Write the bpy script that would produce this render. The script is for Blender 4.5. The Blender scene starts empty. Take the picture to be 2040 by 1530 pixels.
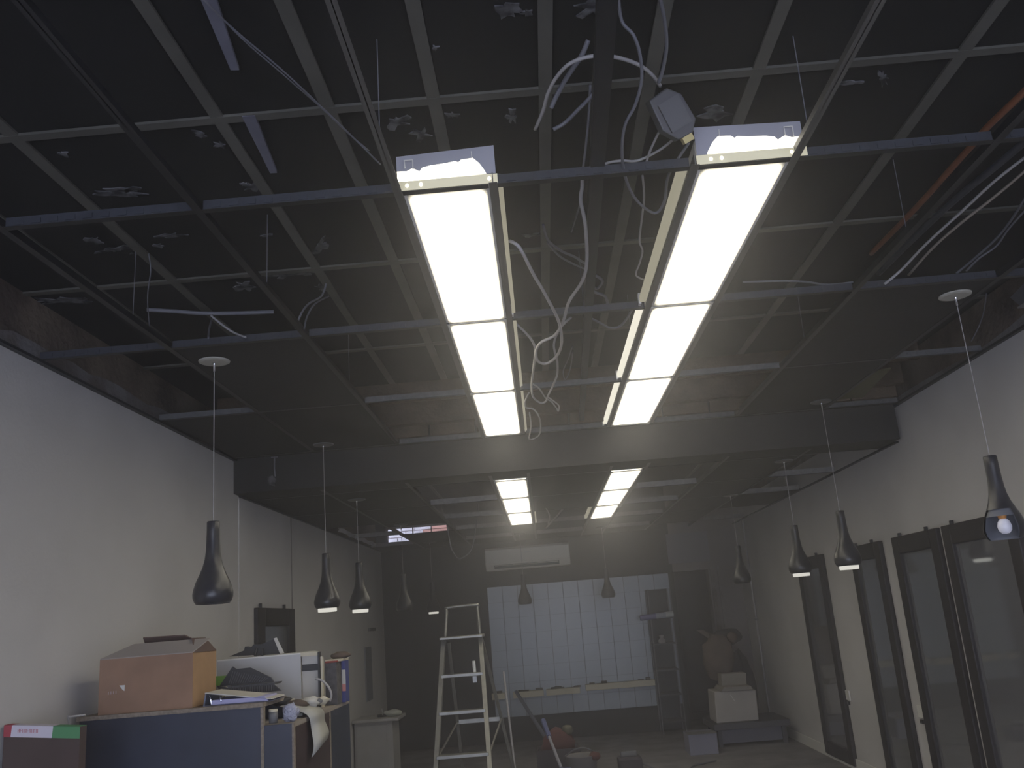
import bpy, math, random
from mathutils import Vector, Matrix, noise
random.seed(7)
S = bpy.context.scene
COL = S.collection
PI = math.pi

# ---------------------------------------------------------------- camera
CZ = 1.43                                   # eye height above the floor
F, YAW, PITCH, ROLL = 1792.7, -0.0159, 0.25535, -0.08045
cy, sy, cp, sp = math.cos(YAW), math.sin(YAW), math.cos(PITCH), math.sin(PITCH)
fwd = Vector((sy*cp, cy*cp, sp)); r0 = Vector((cy, -sy, 0)); u0 = r0.cross(fwd)
cr, sr = math.cos(ROLL), math.sin(ROLL)
RT = r0*cr + u0*sr; UP = -r0*sr + u0*cr
cam = bpy.data.cameras.new('camera'); cam.sensor_width = 36; cam.lens = F/2040*36
cam.clip_start = .05; cam.clip_end = 100
co = bpy.data.objects.new('camera', cam); COL.objects.link(co)
m = Matrix((RT, UP, -fwd)).transposed().to_4x4(); m.translation = Vector((0, 0, CZ))
co.matrix_world = m; S.camera = co

def at(x, y, ax, v):
    """the room point on the plane axis ax = v that the eye at (0,0,CZ) sees in direction x, y"""
    d = RT*((x-1020)/F) + UP*((765-y)/F) + fwd
    if ax == 2: v = v - CZ
    p = d*(v/d[ax]); p.z += CZ
    return p

# ---------------------------------------------------------------- world, light, exposure
W = bpy.data.worlds.new('world'); S.world = W; W.use_nodes = True
bg = W.node_tree.nodes['Background']; bg.inputs[0].default_value = (.76, .82, 1, 1); bg.inputs[1].default_value = 4.2
S.view_settings.view_transform = 'Standard'; S.view_settings.look = 'None'
S.view_settings.gamma = 1; S.view_settings.use_curve_mapping = False
S.view_settings.exposure = 0
cyc = S.cycles
cyc.use_denoising = True; cyc.use_adaptive_sampling = True; cyc.adaptive_threshold = .03
cyc.max_bounces = 6; cyc.diffuse_bounces = 3; cyc.glossy_bounces = 3; cyc.volume_bounces = 1; cyc.transmission_bounces = 3
cyc.caustics_reflective = False; cyc.caustics_refractive = False
cyc.sample_clamp_indirect = 4

def area(name, loc, rot, sx, sz, power, color):
    l = bpy.data.lights.new(name, 'AREA'); l.shape = 'RECTANGLE'; l.size = sx; l.size_y = sz
    l.energy = power; l.color = color
    o = bpy.data.objects.new(name, l); COL.objects.link(o); o.location = loc; o.rotation_euler = rot
    return o
DAY = 48
area('shopfront_daylight', (.2, -2.3, 1.25), (math.radians(70), 0, 0), 4.0, 2.1, DAY, (.58, .66, 1))
LAMP = 7.0                                   # diffuser radiance

# ---------------------------------------------------------------- materials
def mat(name, col, rough=.7, metal=0, var=0, vscale=6, col2=None, bump=0, bscale=40, emit=None, estr=0, detail=4):
    M = bpy.data.materials.new(name); M.use_nodes = True
    nt = M.node_tree; b = nt.nodes['Principled BSDF']
    b.inputs['Base Color'].default_value = (*col, 1); b.inputs['Roughness'].default_value = rough
    b.inputs['Metallic'].default_value = metal
    tc = nt.nodes.new('ShaderNodeTexCoord')
    if var or col2:
        n = nt.nodes.new('ShaderNodeTexNoise'); n.inputs['Scale'].default_value = vscale; n.inputs['Detail'].default_value = detail
        nt.links.new(tc.outputs['Object'], n.inputs['Vector'])
        r = nt.nodes.new('ShaderNodeValToRGB')
        c2 = col2 or tuple(c*(1-var) for c in col)
        r.color_ramp.elements[0].position = .38; r.color_ramp.elements[1].position = .62
        r.color_ramp.elements[0].color = (*c2, 1); r.color_ramp.elements[1].color = (*col, 1)
        nt.links.new(n.outputs[0], r.inputs[0]); nt.links.new(r.outputs[0], b.inputs['Base Color'])
    if bump:
        n = nt.nodes.new('ShaderNodeTexNoise'); n.inputs['Scale'].default_value = bscale
        nt.links.new(tc.outputs['Object'], n.inputs['Vector'])
        bp = nt.nodes.new('ShaderNodeBump'); bp.inputs['Strength'].default_value = bump; bp.inputs['Distance'].default_value = .02
        nt.links.new(n.outputs[0], bp.inputs['Height']); nt.links.new(bp.outputs[0], b.inputs['Normal'])
    if emit:
        b.inputs['Emission Color'].default_value = (*emit, 1); b.inputs['Emission Strength'].default_value = estr
    return M

wallp = mat('wall_paint', (.61, .595, .585), .85, var=.10, vscale=1.6, bump=.05, bscale=60)
wallb = mat('wall_black_paint', (.035, .033, .034), .7, var=.3, vscale=3)
wallback = mat('wall_shaded_tone', (.22, .20, .20), .85, var=.15, vscale=2)  # wall paint darkened to carry the shade of alcove and passage
raw = mat('raw_masonry', (.19, .15, .115), .95, col2=(.09, .068, .055), vscale=3, bump=.6, bscale=25)
plast = mat('old_plaster', (.26, .25, .26), .95, col2=(.16, .14, .13), vscale=5, bump=.3)
floorm = mat('dusty_concrete', (.24, .23, .24), .8, var=.35, vscale=4, bump=.1)
deck = mat('black_board', (.008, .0076, .0074), .85, col2=(.006, .006, .006), vscale=3)
strip = mat('cover_strip', (.105, .102, .088), .8, var=.2, vscale=5)
tilem = mat('black_ceiling_tile', (.011, .0108, .0105), .75, var=.2, vscale=5, bump=.08, bscale=150)
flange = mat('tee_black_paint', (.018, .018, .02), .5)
flange2 = mat('tee_bloom_tint', (.10, .095, .085), .5)  # black tees beside the lamps, lamp bloom put into a greyer colour
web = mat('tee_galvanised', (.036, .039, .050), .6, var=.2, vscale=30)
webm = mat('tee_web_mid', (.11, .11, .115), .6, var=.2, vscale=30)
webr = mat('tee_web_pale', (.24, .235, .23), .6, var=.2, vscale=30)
white = mat('white_enamel', (.75, .74, .70), .45)
bluem = mat('grey_enamel', (.44, .44, .49), .4, metal=.2)
cablew = mat('white_cable', (.36, .345, .345), .5)
cableg = mat('grey_cable', (.14, .14, .16), .5)
pipeo = mat('orange_conduit', (.22, .08, .035), .6, var=.3)
chrome = mat('chrome', (.8, .8, .85), .12, metal=1)
shadem = mat('charcoal_ceramic', (.022, .022, .028), .33, col2=(.040, .039, .042), vscale=14)
canw = mat('canopy_cream', (.42, .41, .36), .6)
cand = mat('canopy_shaded', (.10, .10, .10), .5)  # same cream plate deeper in the room, shade put into its colour
framem = mat('dark_wood', (.026, .021, .023), .6, var=.3, vscale=12)
board = mat('cardboard', (.34, .205, .135), .9, var=.15, vscale=8)
boardl = mat('cardboard_lit_side', (.44, .27, .14), .9, var=.15, vscale=8)  # lighter copy for the box's right wall, light put into the colour
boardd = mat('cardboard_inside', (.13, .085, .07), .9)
navy = mat('navy_laminate', (.035, .042, .068), .45, var=.25, vscale=5)
maroon = mat('maroon_laminate', (.060, .038, .040), .5, var=.2)
edge = mat('raw_chipboard_edge', (.30, .25, .20), .9, var=.3, vscale=80)
paper = mat('paper', (.62, .60, .56), .9, var=.1)
papb = mat('blue_white_paper', (.42, .42, .66), .9)
blue = mat('blue_card', (.055, .065, .22), .7)
blackp = mat('black_plastic', (.03, .03, .032), .5)
greym = mat('grey_plastic', (.18, .18, .19), .6, var=.2)
green = mat('green_card', (.18, .40, .05), .8)
gtape = mat('green_tape', (.08, .26, .11), .7); rtape = mat('red_tape', (.38, .05, .07), .7); wtape = mat('white_tape', (.62, .58, .66), .7)
redm = mat('red_print', (.5, .14, .16), .8)
alu = mat('aluminium', (.29, .285, .26), .4, metal=.6, var=.15, vscale=20)
tilew = mat('wall_tile_glaze', (.37, .41, .47), .25, var=.06, vscale=3)
grout = mat('dark_grout', (.12, .12, .13), .9)
cream = mat('cream_ledge', (.62, .57, .44), .7)
brown = mat('brown_timber', (.10, .07, .045), .9, var=.4, vscale=6, bump=.3)
red = mat('red_sack', (.12, .045, .04), .85, var=.3)
foil = mat('foil_insulation', (.75, .75, .78), .35, metal=.7, bump=1, bscale=20)
amber = mat('amber_cap', (.6, .26, .06), .5)
skin = mat('brown_bag_paper', (.13, .095, .075), .9, var=.3)

def emis(name, col, st, grad=False):
    M = bpy.data.materials.new(name); M.use_nodes = True; nt = M.node_tree
    nt.nodes.clear(); o = nt.nodes.new('ShaderNodeOutputMaterial'); e = nt.nodes.new('ShaderNodeEmission')
    e.inputs[0].default_value = (*col, 1); e.inputs[1].default_value = st
    nt.links.new(e.outputs[0], o.inputs[0])
    if grad:      # prismatic diffuser: the tubes stop short of the ends, so a panel glows less at its rim
        tc = nt.nodes.new('ShaderNodeTexCoord'); s = nt.nodes.new('ShaderNodeSeparateXYZ')
        nt.links.new(tc.outputs['Generated'], s.inputs[0])
        def rim(out, w, mn):
            a = nt.nodes.new('ShaderNodeMath'); a.operation = 'PINGPONG'; a.inputs[1].default_value = .5
            nt.links.new(out, a.inputs[0])
            q = nt.nodes.new('ShaderNodeMapRange'); q.interpolation_type = 'SMOOTHSTEP'
            q.inputs['From Min'].default_value = 0; q.inputs['From Max'].default_value = w
            q.inputs['To Min'].default_value = mn; q.inputs['To Max'].default_value = 1
            nt.links.new(a.outputs[0], q.inputs['Value']); return q.outputs[0]
        mu = nt.nodes.new('ShaderNodeMath'); mu.operation = 'MULTIPLY'
        nt.links.new(rim(s.outputs[0], .10, .14), mu.inputs[0]); nt.links.new(rim(s.outputs[1], .055 if grad == 1 else .13, .045), mu.inputs[1])
        m2 = nt.nodes.new('ShaderNodeMath'); m2.operation = 'MULTIPLY'; m2.inputs[1].default_value = st
        nt.links.new(mu.outputs[0], m2.inputs[0]); nt.links.new(m2.outputs[0], e.inputs[1])
    return M
diff = emis('lit_diffuser', (1, .93, .76), LAMP, 1)
diffr = emis('lit_diffuser_rear', (1, .93, .76), LAMP*.8, 2)
tray = emis('lit_lamp_tray', (1, .94, .78), 3.5)
sideg = emis('lit_side_lens', (1, .93, .70), .30)
sidew = emis('lit_side_lens_open', (1, .95, .80), .9)
lens = emis('lit_pendant_lens', (1, .97, .88), .75)
bulbm = mat('opal_bulb', (.7, .7, .8), .3, emit=(.8, .82, 1), estr=.12)
tray_lit = mat('lamp_end_reflector', (.8, .8, .78), .4)

# ---------------------------------------------------------------- mesh helpers
class MB:
    def __init__(s): s.v = []; s.f = []
    def box(s, a, b, R=None):
        n = len(s.v); x0, y0, z0 = a; x1, y1, z1 = b
        pts = [Vector(p) for p in ((x0,y0,z0),(x1,y0,z0),(x1,y1,z0),(x0,y1,z0),(x0,y0,z1),(x1,y0,z1),(x1,y1,z1),(x0,y1,z1))]
        if R: pts = [R @ p for p in pts]
        s.v += pts
        s.f += [tuple(n+i for i in q) for q in ((0,3,2,1),(4,5,6,7),(0,1,5,4),(1,2,6,5),(2,3,7,6),(3,0,4,7))]
        return s
    def prism(s, poly, d):
        """poly: list of 3D points (flat), d: extrusion vector"""
        n = len(s.v); k = len(poly); d = Vector(d)
        s.v += [Vector(p) for p in poly] + [Vector(p)+d for p in poly]
        s.f += [tuple(n+i for i in range(k))[::-1], tuple(n+k+i for i in range(k))]
        s.f += [(n+i, n+(i+1) % k, n+k+(i+1) % k, n+k+i) for i in range(k)]
        return s
    def tube(s, pts, r, seg=6, r2=None):
        pts = [Vector(p) for p in pts]; n0 = len(s.v); L = len(pts)
        up = Vector((0, 0, 1))
        for i, p in enumerate(pts):
            t = (pts[min(i+1, L-1)] - pts[max(i-1, 0)]).normalized()
            a = t.cross(up)
            if a.length < .05: a = t.cross(Vector((0, 1, 0)))
            a.normalize(); b = t.cross(a).normalized(); up = a.cross(t)
            rr = r if r2 is None else r+(r2-r)*i/(L-1)
            for j in range(seg):
                th = 2*PI*j/seg; s.v.append(p + a*math.cos(th)*rr + b*math.sin(th)*rr)
        for i in range(L-1):
            for j in range(seg):
                q = n0+i*seg; s.f.append((q+j, q+(j+1) % seg, q+seg+(j+1) % seg, q+seg+j))
        s.f.append(tuple(n0+j for j in range(seg))[::-1]); s.f.append(tuple(n0+(L-1)*seg+j for j in range(seg)))
        return s
    def lathe(s, prof, c=(0, 0, 0), seg=28, skip=None):
        n0 = len(s.v); c = Vector(c)
        for r, z in prof:
            for j in range(seg):
                th = 2*PI*j/seg; s.v.append(c + Vector((r*math.cos(th), r*math.sin(th), z)))
        for i in range(len(prof)-1):
            for j in range(seg):
                if skip and skip(2*PI*(j+.5)/seg, (prof[i][1]+prof[i+1][1])/2): continue
                q = n0+i*seg; s.f.append((q+j, q+seg+j, q+seg+(j+1) % seg, q+(j+1) % seg))
        return s
    def obj(s, name, m, parent=None, smooth=False, bevel=0, loc=None):
        me = bpy.data.meshes.new(name); o = bpy.data.objects.new(name, me); COL.objects.link(o)
        off = Vector((0, 0, 0))
        if parent is not None: off = wloc(parent)
        if loc is not None:
            L = Vector(loc); me.from_pydata([p-L for p in s.v], [], s.f); o.location = L-off
        else:
            me.from_pydata([p-off for p in s.v], [], s.f)
        me.materials.append(m); me.update()
        if smooth: me.polygons.foreach_set('use_smooth', [True]*len(me.polygons))
        if parent is not None: o.parent = parent
        if bevel:
            b = o.modifiers.new('bevel', 'BEVEL'); b.width = bevel; b.segments = 2; b.limit_method = 'ANGLE'
        return o
def wloc(o):
    v = Vector(o.location)
    while o.parent: o = o.parent; v += Vector(o.location)
    return v
def box(name, a, b, m, parent=None, bevel=0, R=None): return MB().box(a, b, R).obj(name, m, parent, bevel=bevel)
def tag(o, label=None, cat=None, group=None, kind=None):
    if label: o['label'] = label
    if cat: o['category'] = cat
    if group: o['group'] = group
    if kind: o['kind'] = kind
    return o
def thing(name, loc, label, cat, group=None, kind=None):
    o = bpy.data.objects.new(name, None); COL.objects.link(o); o.location = loc; o.empty_display_size = .05
    return tag(o, label, cat, group, kind)
def smooth_path(P, k=5):
    P = [Vector(p) for p in P]; out = []
    for i in range(len(P)-1):
        a = P[max(i-1, 0)]; b = P[i]; c = P[i+1]; d = P[min(i+2, len(P)-1)]
        for j in range(k):
            t = j/k
            out.append(.5*((2*b)+(c-a)*t+(2*a-5*b+4*c-d)*t*t+(3*b-a-3*c+d)*t*t*t))
    out.append(P[-1]); return out

XL, XR, YB, YF = -2.03, 2.48, 11.6, -2.5
H1, H2, HU = CZ+1.2, CZ+.965, CZ+1.5
YK = 6.0                                     # the bulkhead

# ---------------------------------------------------------------- the shell
box('floor', (-2.3, YF, -.1), (2.8, 14, 0), floorm)['kind'] = 'structure'
w = MB().box((XL-.2, YF, 0), (XL, YK+.1, H1-.012)).box((XL-.2, YK+.1, 0), (XL+.004, YB, H2-.005)).obj('wall_left', wallp); w['kind'] = 'structure'
MB().box((XL-.005, 7.380, 0), (XL+.008, 7.394, H2-.01)).obj('seam_strip', plast, w)
rr = MB()
N = 60
for i in range(N):           # masonry left bare above the plaster line, with a ragged plaster remnant
    pass
o = box('wall_left_masonry', (XL-.2, YF, H1+.012), (XL-.06, YB, HU), raw, w); box('wall_left_masonry', (XL-.2, YK+.1, H2-.004), (XL-.06, YB, H1+.012), raw, w)
pl = []
for i in range(50):
    y = 2.0+i*.16
    pl.append((XL-.058, y, H1+.10+.07*noise.noise(Vector((y*1.7, 3, 0)))+.03*noise.noise(Vector((y*6, 1, 0)))))
MB().prism([(XL-.058, 2.0, H1-.01)]+pl+[(XL-.058, 2.0+49*.16, H1-.01)], (.012, 0, 0)).obj('plaster_edge', plast, w)
w = MB().box((XR, YF, 0), (XR+.2, 5.73, H1-.012)).box((XR+.006, 5.73, 0), (XR+.2, YK+.1, H1-.012)).box((XR+.006, YK+.1, 0), (XR+.2, YB, H1-.012)).obj('wall_right', wallp); w['kind'] = 'structure'
box('wall_right_masonry', (XR+.06, YF, H1-.012), (XR+.2, YB, HU), raw, w)
pl = []
for i in range(50):
    y = 2.0+i*.16
    pl.append((XR+.058, y, H1+.06+.06*noise.noise(Vector((y*1.3, 9, 0)))))
MB().prism([(XR+.058, 2.0, H1-.01)]+pl+[(XR+.058, 2.0+49*.16, H1-.01)], (-.012, 0, 0)).obj('plaster_edge', plast, w)
# back wall, with a doorway at the right and a high window at the left
WX0, WX1, WZ0, WZ1 = -1.955, -1.14, CZ+1.015, CZ+1.262
DX0, DX1, DZ = 1.64, 2.08, CZ+.42
bw = MB()
bw.box((XL-.2, YB, 0), (DX0, YB+.2, WZ0)).box((XL-.2, YB, WZ0), (WX0, YB+.2, WZ1)).box((WX1, YB, WZ0), (DX0, YB+.2, WZ1))
bw.box((XL-.2, YB, WZ1), (DX0, YB+.2, HU))
wb = bw.obj('wall_back', wallb); wb['kind'] = 'structure'
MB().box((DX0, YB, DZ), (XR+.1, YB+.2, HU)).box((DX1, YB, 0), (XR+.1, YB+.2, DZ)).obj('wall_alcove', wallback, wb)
MB().box((1.60, YB-.03, CZ+.52), (2.12, YB, CZ+.89)).obj('header_panel', mat('header_grey', (.20, .20, .235), .8), wb)
MB().box((2.10, YB-.02, 0), (2.15, YB+.0, DZ+.03)).box((2.19, YB-.02, 0), (2.22, YB, DZ+.03)).obj('door_casing', plast, wb)
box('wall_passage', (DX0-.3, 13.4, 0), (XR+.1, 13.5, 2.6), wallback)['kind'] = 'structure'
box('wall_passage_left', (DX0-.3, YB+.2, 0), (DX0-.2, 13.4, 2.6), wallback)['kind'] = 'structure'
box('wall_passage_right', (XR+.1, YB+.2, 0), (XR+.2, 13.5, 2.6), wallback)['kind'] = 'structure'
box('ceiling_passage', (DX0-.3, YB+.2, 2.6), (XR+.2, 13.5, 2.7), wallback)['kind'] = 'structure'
# front wall with the shopfront opening the daylight comes through (behind the camera)
MB().box((XL-.2, YF-.2, 0), (-1.9, YF, HU)).box((2.35, YF-.2, 0), (XR+.2, YF, HU)).box((-1.9, YF-.2, 2.4), (2.35, YF, HU)).obj('wall_front', wallp)['kind'] = 'structure'
# skirting
b = box('baseboard_right', (XR-.012, 5.73, 0), (XR, YB, .09), white); b['kind'] = 'structure'
b = box('baseboard_left', (XL, 5.4, 0), (XL+.012, YB, .09), white); b['kind'] = 'structure'
# upper deck
ceil = box('ceiling', (XL-.2, YF, HU), (XR+.2, YB+.2, HU+.1), deck); ceil['kind'] = 'structure'
ZU = HU
for x in (-1.79, -1.45, -.84, -.51, -.2, .13, .44, .755, 1.355):
    w_ = .019
    pts = []
    y = 1.0; MBs = MB()
    MBs.box((x-w_+random.uniform(-.003, .003), 1.0, ZU-.008), (x+w_, 6.0, ZU)).obj('cover_strip', strip, ceil)
for y in (1.17, 2.35, 3.53, 4.71):
    MB().box((XL-.1, y-.017, ZU-.009), (XR+.1, y+.017, ZU-.0005)).obj('cover_strip', strip, ceil)
for i in range(6):
    x = -1.9+i*.75
    MB().box((x-.017, 6.3, ZU-.009), (x+.017, YB, ZU)).obj('cover_strip', strip, ceil)
# plaster and glue remnants on the deck
def patch(px, py, r, ex=1.0, ang=0, k=17):
    c = at(px, py, 2, ZU-.004); poly = []
    for i in range(k):
        t = 2*PI*i/k; q = r*random.uniform(.25, 1.35)
        x, y = q*math.cos(t)*ex, q*math.sin(t)
        poly.append((c.x+x*math.cos(ang)-y*math.sin(ang), c.y+x*math.sin(ang)+y*math.cos(ang), ZU-.004))
    MB().prism(poly, (0, 0, .004)).obj('plaster_patch', patm, ceil)
patm = mat('plaster_remnant', (.13, .13, .14), .9, col2=(.02, .02, .022), vscale=25)
for a in ((440, 290, .02), (485, 368, .014), (503, 372, .032), (237, 385, .03, 2.6, .3), (258, 380, .02, 2), (125, 308, .018), (190, 480, .035, 1, 1), (230, 498, .03, 3),
          (270, 505, .02), (400, 270, .014, 2, 1), (640, 488, .03, 2.5, -1.0), (486, 572, .055, .8, .3), (570, 548, .035, 2), (600, 543, .035, 2), (640, 575, .05, .5),
          (1015, 22, .035), (1050, 25, .015), (1187, 14, .045), (1020, 235, .04, .6), (840, 268, .04, .8), (900, 230, .02), (866, 97, .012), (1430, 225, .05), (790, 245, .04), (1760, 155, .02, 3, 1), (1800, 120, .012),
          (1700, 165, .012, 3), (340, 470, .02, 3), (315, 490, .02), (530, 470, .01, 3), (120, 600, .04, 3, .2), (1060, 470, .02, 3), (980, 350, .03)):
    patch(*a)
# loose pale boards nailed under the deck
for p, q in (((408, -20), (468, 140)), ((495, 232), (545, 345))):
    A = at(*p, 2, ZU-.012); B = at(*q, 2, ZU-.012); d = (B-A).normalized(); n = Vector((-d.y, d.x, 0))*.019
    MB().prism([A-n, B-n*.6, B+n*.6, A+n], (0, 0, .012)).obj('nailed_batten', mat('pale_batten', (.17, .17, .22), .8, var=.3), ceil)
# bare timber closing the plenum at the bulkhead
bm_ = thing('timber_beam', (0, 5.62, H1+.06), 'brown roof timbers crossing above the ceiling grid just before the bulkhead', 'beam')
box('rafter', (-1.95, 5.75, H1+.09), (2.45, 5.83, HU), brown, bm_)
box('rafter', (-1.95, 5.45, H1+.17), (2.45, 5.50, HU-.01), brown, bm_)
for i in range(14):
    x = -1.9+i*.31
    box('lining_board', (x, 5.83, H1+.02), (x+.295, 5.85+.008*(i % 3), HU), brown, bm_)
# bulkhead
bk = MB().box((XL, YK, H2), (XR-.02, YK+.14, H1+.02)).obj('bulkhead', tilem); tag(bk, kind='structure')
# ---------------------------------------------------------------- suspended grid
def tee_y(x, y0, y1, z, par, fw=.012, m=None, h=.034):      # runs away from the eye
    o = MB().box((x-fw, y0, z), (x+fw, y1, z+.0015)).obj('main_tee', m or flange, par)
    MB().box((x-.0012, y0, z), (x+.0012, y1, z+h)).obj('tee_web', m or flange, o)
    return o
def tee_x(y, x0, x1, z, par, fw=.012, h=.034, m=None, wm=None):
    o = MB().box((x0, y-fw, z), (x1, y+fw, z+.0015)).obj('cross_tee', m or flange, par)
    w_ = MB().box((x0, y-.0012, z), (x1, y+.0012, z+h))
    n = int((x1-x0)/.05)
    for i in range(n):         # pressed ribs of the web
        xx = x0+.025+i*.05; w_.box((xx, y-.0035, z+.010), (xx+.028, y-.001, z+.026))
    w_.obj('tee_web', wm or web, o)
    return o
g1 = thing('ceiling_grid_front', (0, 3.6, H1), None, None, kind='structure')
Y0, ST = 2.345, 1.2
ROW = [Y0+ST*i for i in range(-2, 4)]
TX = [-1.47, -.895, -.318, -.045, .53, .815, 1.39, 1.98]
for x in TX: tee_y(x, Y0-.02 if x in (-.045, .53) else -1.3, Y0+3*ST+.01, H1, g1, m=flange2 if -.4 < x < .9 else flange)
MB().prism([(.205, 1.2, H1+.03), (.25, 1.2, H1+.03), (.362, 5.9, H1+.03), (.335, 5.9, H1+.03)], (0, 0, .035)).obj('carrier_rail', flange, g1)
for y in ROW:
    xs = [XL]+TX+[XR]
    for a, c in zip(xs, xs[1:]):
        lit = a in (-.318, .53)
        tee_x(y, a+.013, c-.013, H1, g1, fw=.005 if lit and y > Y0+.1 else .012, m=white if lit and y > Y0+.1 else None, wm=webm if y > 4.5 else None)  # white flanges between fittings carry the lamp glow as colour
MB().box((XL, -1.3, H1-.012), (XL+.025, YK, H1)).box((XR-.025, -1.3, H1-.012), (XR, YK, H1)).obj('wall_angle', flange, g1)
MB().box((XL-.06, 1.0, H1-.012), (XL+.002, YK, H1+.012)).box((XR-.002, 1.0, H1-.012), (XR+.06, YK, H1+.012)).obj('shadow_gap_trim', blackp, g1)
def tile(x0, x1, y0, y1, z, par, poly=None):
    if poly: MB().prism([(p[0], p[1], z+.002) for p in poly], (0, 0, .012)).obj('ceiling_tile', tilem, par)
    else: MB().box((x0+.003, y0+.003, z+.002), (x1-.003, y1-.003, z+.014)).obj('ceiling_tile', tilem, par)
R1, R2, R3, R0 = Y0+ST, Y0+2*ST, Y0+3*ST, Y0
for a, c in ((R1, R2), (R2, R3)):
    tile(-1.47, -.895, a, c, H1, g1); tile(1.39, 1.98, a, c, H1, g1)
tile(XL, -1.47, R2, R3, H1, g1)
tile(1.98, XR, R2, R2+.55, H1, g1) if False else None
for a in TX[:-1]: pass
tile(-.895, -.318, R3-.0, YK+.005, H1, g1); tile(-.318, .815, R3, YK+.005, H1, g1); tile(.815, 1.39, R3, YK+.005, H1, g1)
tile(1.39, XR, R3, YK+.005, H1, g1); tile(XL, -.895, R3, YK+.005, H1, g1)
# greenish sheet lying in the right outer bay
MB().prism([at(1655, 800, 2, H1+.03), at(1715, 795, 2, H1+.03), at(1775, 735, 2, H1+.03), at(1730, 745, 2, H1+.03)], (0, 0, .01)).obj('loose_sheet', mat('olive_sheet', (.10, .095, .05), .9), g1)
# hanger wires
for x, y in ((-1.47, 3.2), (-.895, 3.0), (-.895, 4.4), (-.045, 2.9), (.53, 4.2), (1.39, 3.0), (1.39, 4.3), (.815, 2.2), (-.318, 2.05), (.27, 3.6)):
    MB().tube([(x, y, H1+.03), (x+.004, y, ZU)], .0015, 5).obj('hanger_wire', cableg, g1)

g2 = thing('ceiling_grid_rear', (0, 9, H2), None, None, kind='structure')
RR = [6.36, 7.43, 8.50, 9.62, 10.88]
TX2 = [-1.47, -.88, -.30, -.035, .54, .80, 1.345, 1.90]
for x in TX2: tee_y(x, YK+.14, YB-.02, H2, g2, fw=.011)
for r, y in enumerate(RR):
    xs = [XL+.004]+TX2+[XR]
    for a, c in zip(xs, xs[1:]):
        if a == -1.47 and r in (3, 4): continue
        lit = a in (-.30, .54) and r < 4
        tee_x(y, a+.012, c-.012, H2, g2, h=.045, fw=.010 if lit else .012, m=white if lit else None, wm=webr)  # rear flanges between lamps whitened likewise, glow painted in
MB().box((XL, YK+.1, H2-.010), (XL+.025, YB, H2)).box((XR-.02, YK+.1, H2-.010), (XR+.006, YB, H2)).obj('wall_angle', flange, g2)
cols = [(XL+.004, -1.47), (-1.47, -.88), (-.88, -.30), (-.30, -.035), (-.035, .54), (.54, .80), (.80, 1.345), (1.345, 1.90), (1.90, XR)]
edges = [YK+.14]+RR+[YB]
for ci, (a, c) in enumerate(cols):
    for ri in range(6):
        y0, y1 = edges[ri], edges[ri+1]
        full = ri == 0
        if ci == 0 and ri in (1, 2, 5): full = True
        if ci == 1 and ri in (1, 2, 5): full = True
        if ci == 4 and ri in (1, 2): full = True
        if ci == 7 and ri in (1, 2, 3, 4): full = True
        if ci == 8 and ri in (3, ): full = True
        if ci in (3, 5) and ri in (4, 5): full = True
        if ci in (2, 4, 6) and ri == 5: full = True
        if full: tile(a, c, y0, y1, H2, g2)
tile(0, 0, 0, 0, H2, g2, poly=[(-1.467, 8.503), (-.883, 8.503), (-.883, 8.85), (-1.467, 8.85)])
tile(0, 0, 0, 0, H2, g2, poly=[(-1.467, 9.74), (-.883, 9.70), (-.883, 10.87), (-1.467, 10.87)])

# ---------------------------------------------------------------- high window with a sunlit brick wall outside
win = thing('window_1', ((WX0+WX1)/2, YB+.1, WZ0), None, None, kind='structure')
fm = mat('window_frame_dark', (.06, .045, .045), .6)
for a, b_ in (((WX0, WZ0), (WX1, WZ0+.014)), ((WX0, WZ1-.014), (WX1, WZ1)), ((WX0, WZ0), (WX0+.014, WZ1)), ((WX1-.02, WZ0), (WX1, WZ1))):
    MB().box((a[0], YB+.05, a[1]), (b_[0], YB+.09, b_[1])).obj('window_frame', fm, win)
for x in (-1.62, -1.38): MB().box((x, YB+.05, WZ0), (x+.010, YB+.08, WZ1)).obj('glazing_bar', fm, win)
gl = bpy.data.materials.new('window_glass'); gl.use_nodes = True
g_ = gl.node_tree; g_.nodes.clear(); _o = g_.nodes.new('ShaderNodeOutputMaterial'); _m = g_.nodes.new('ShaderNodeMixShader'); _t = g_.nodes.new('ShaderNodeBsdfTransparent'); _g = g_.nodes.new('ShaderNodeBsdfGlossy')
_t.inputs[0].default_value = (.93, .93, .95, 1); _g.inputs['Roughness'].default_value = .05; _m.inputs[0].default_value = .06
g_.links.new(_t.outputs[0], _m.inputs[1]); g_.links.new(_g.outputs[0], _m.inputs[2]); g_.links.new(_m.outputs[0], _o.inputs[0])
for x0, x1 in ((WX0+.014, -1.62), (-1.61, -1.38), (-1.37, WX1-.02)):
    MB().box((x0, YB+.065, WZ0+.014), (x1, YB+.069, WZ1-.014)).obj('pane', gl, win)
ow = thing('outside_wall', (-1.5, 12.3, 2.2), 'sunlit reddish brick wall seen through the high back window', 'wall')
bm1 = mat('sunlit_brick', (.95, .50, .40), .9, var=.15, vscale=4); bm2 = mat('limewashed_brick', (.95, .90, .93), .9)
for r in range(9):
    for c in range(7):
        x = -2.5+c*.235+(r % 2)*.117
        box('brick', (x, 12.3, 2.15+r*.08), (x+.225, 12.4, 2.22+r*.08), bm2 if x < -1.60 else bm1, ow)
box('mortar_bed', (-2.5, 12.32, 2.1), (-.7, 12.42, 2.9), mat('mortar', (.6, .5, .5), .9), ow)

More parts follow.
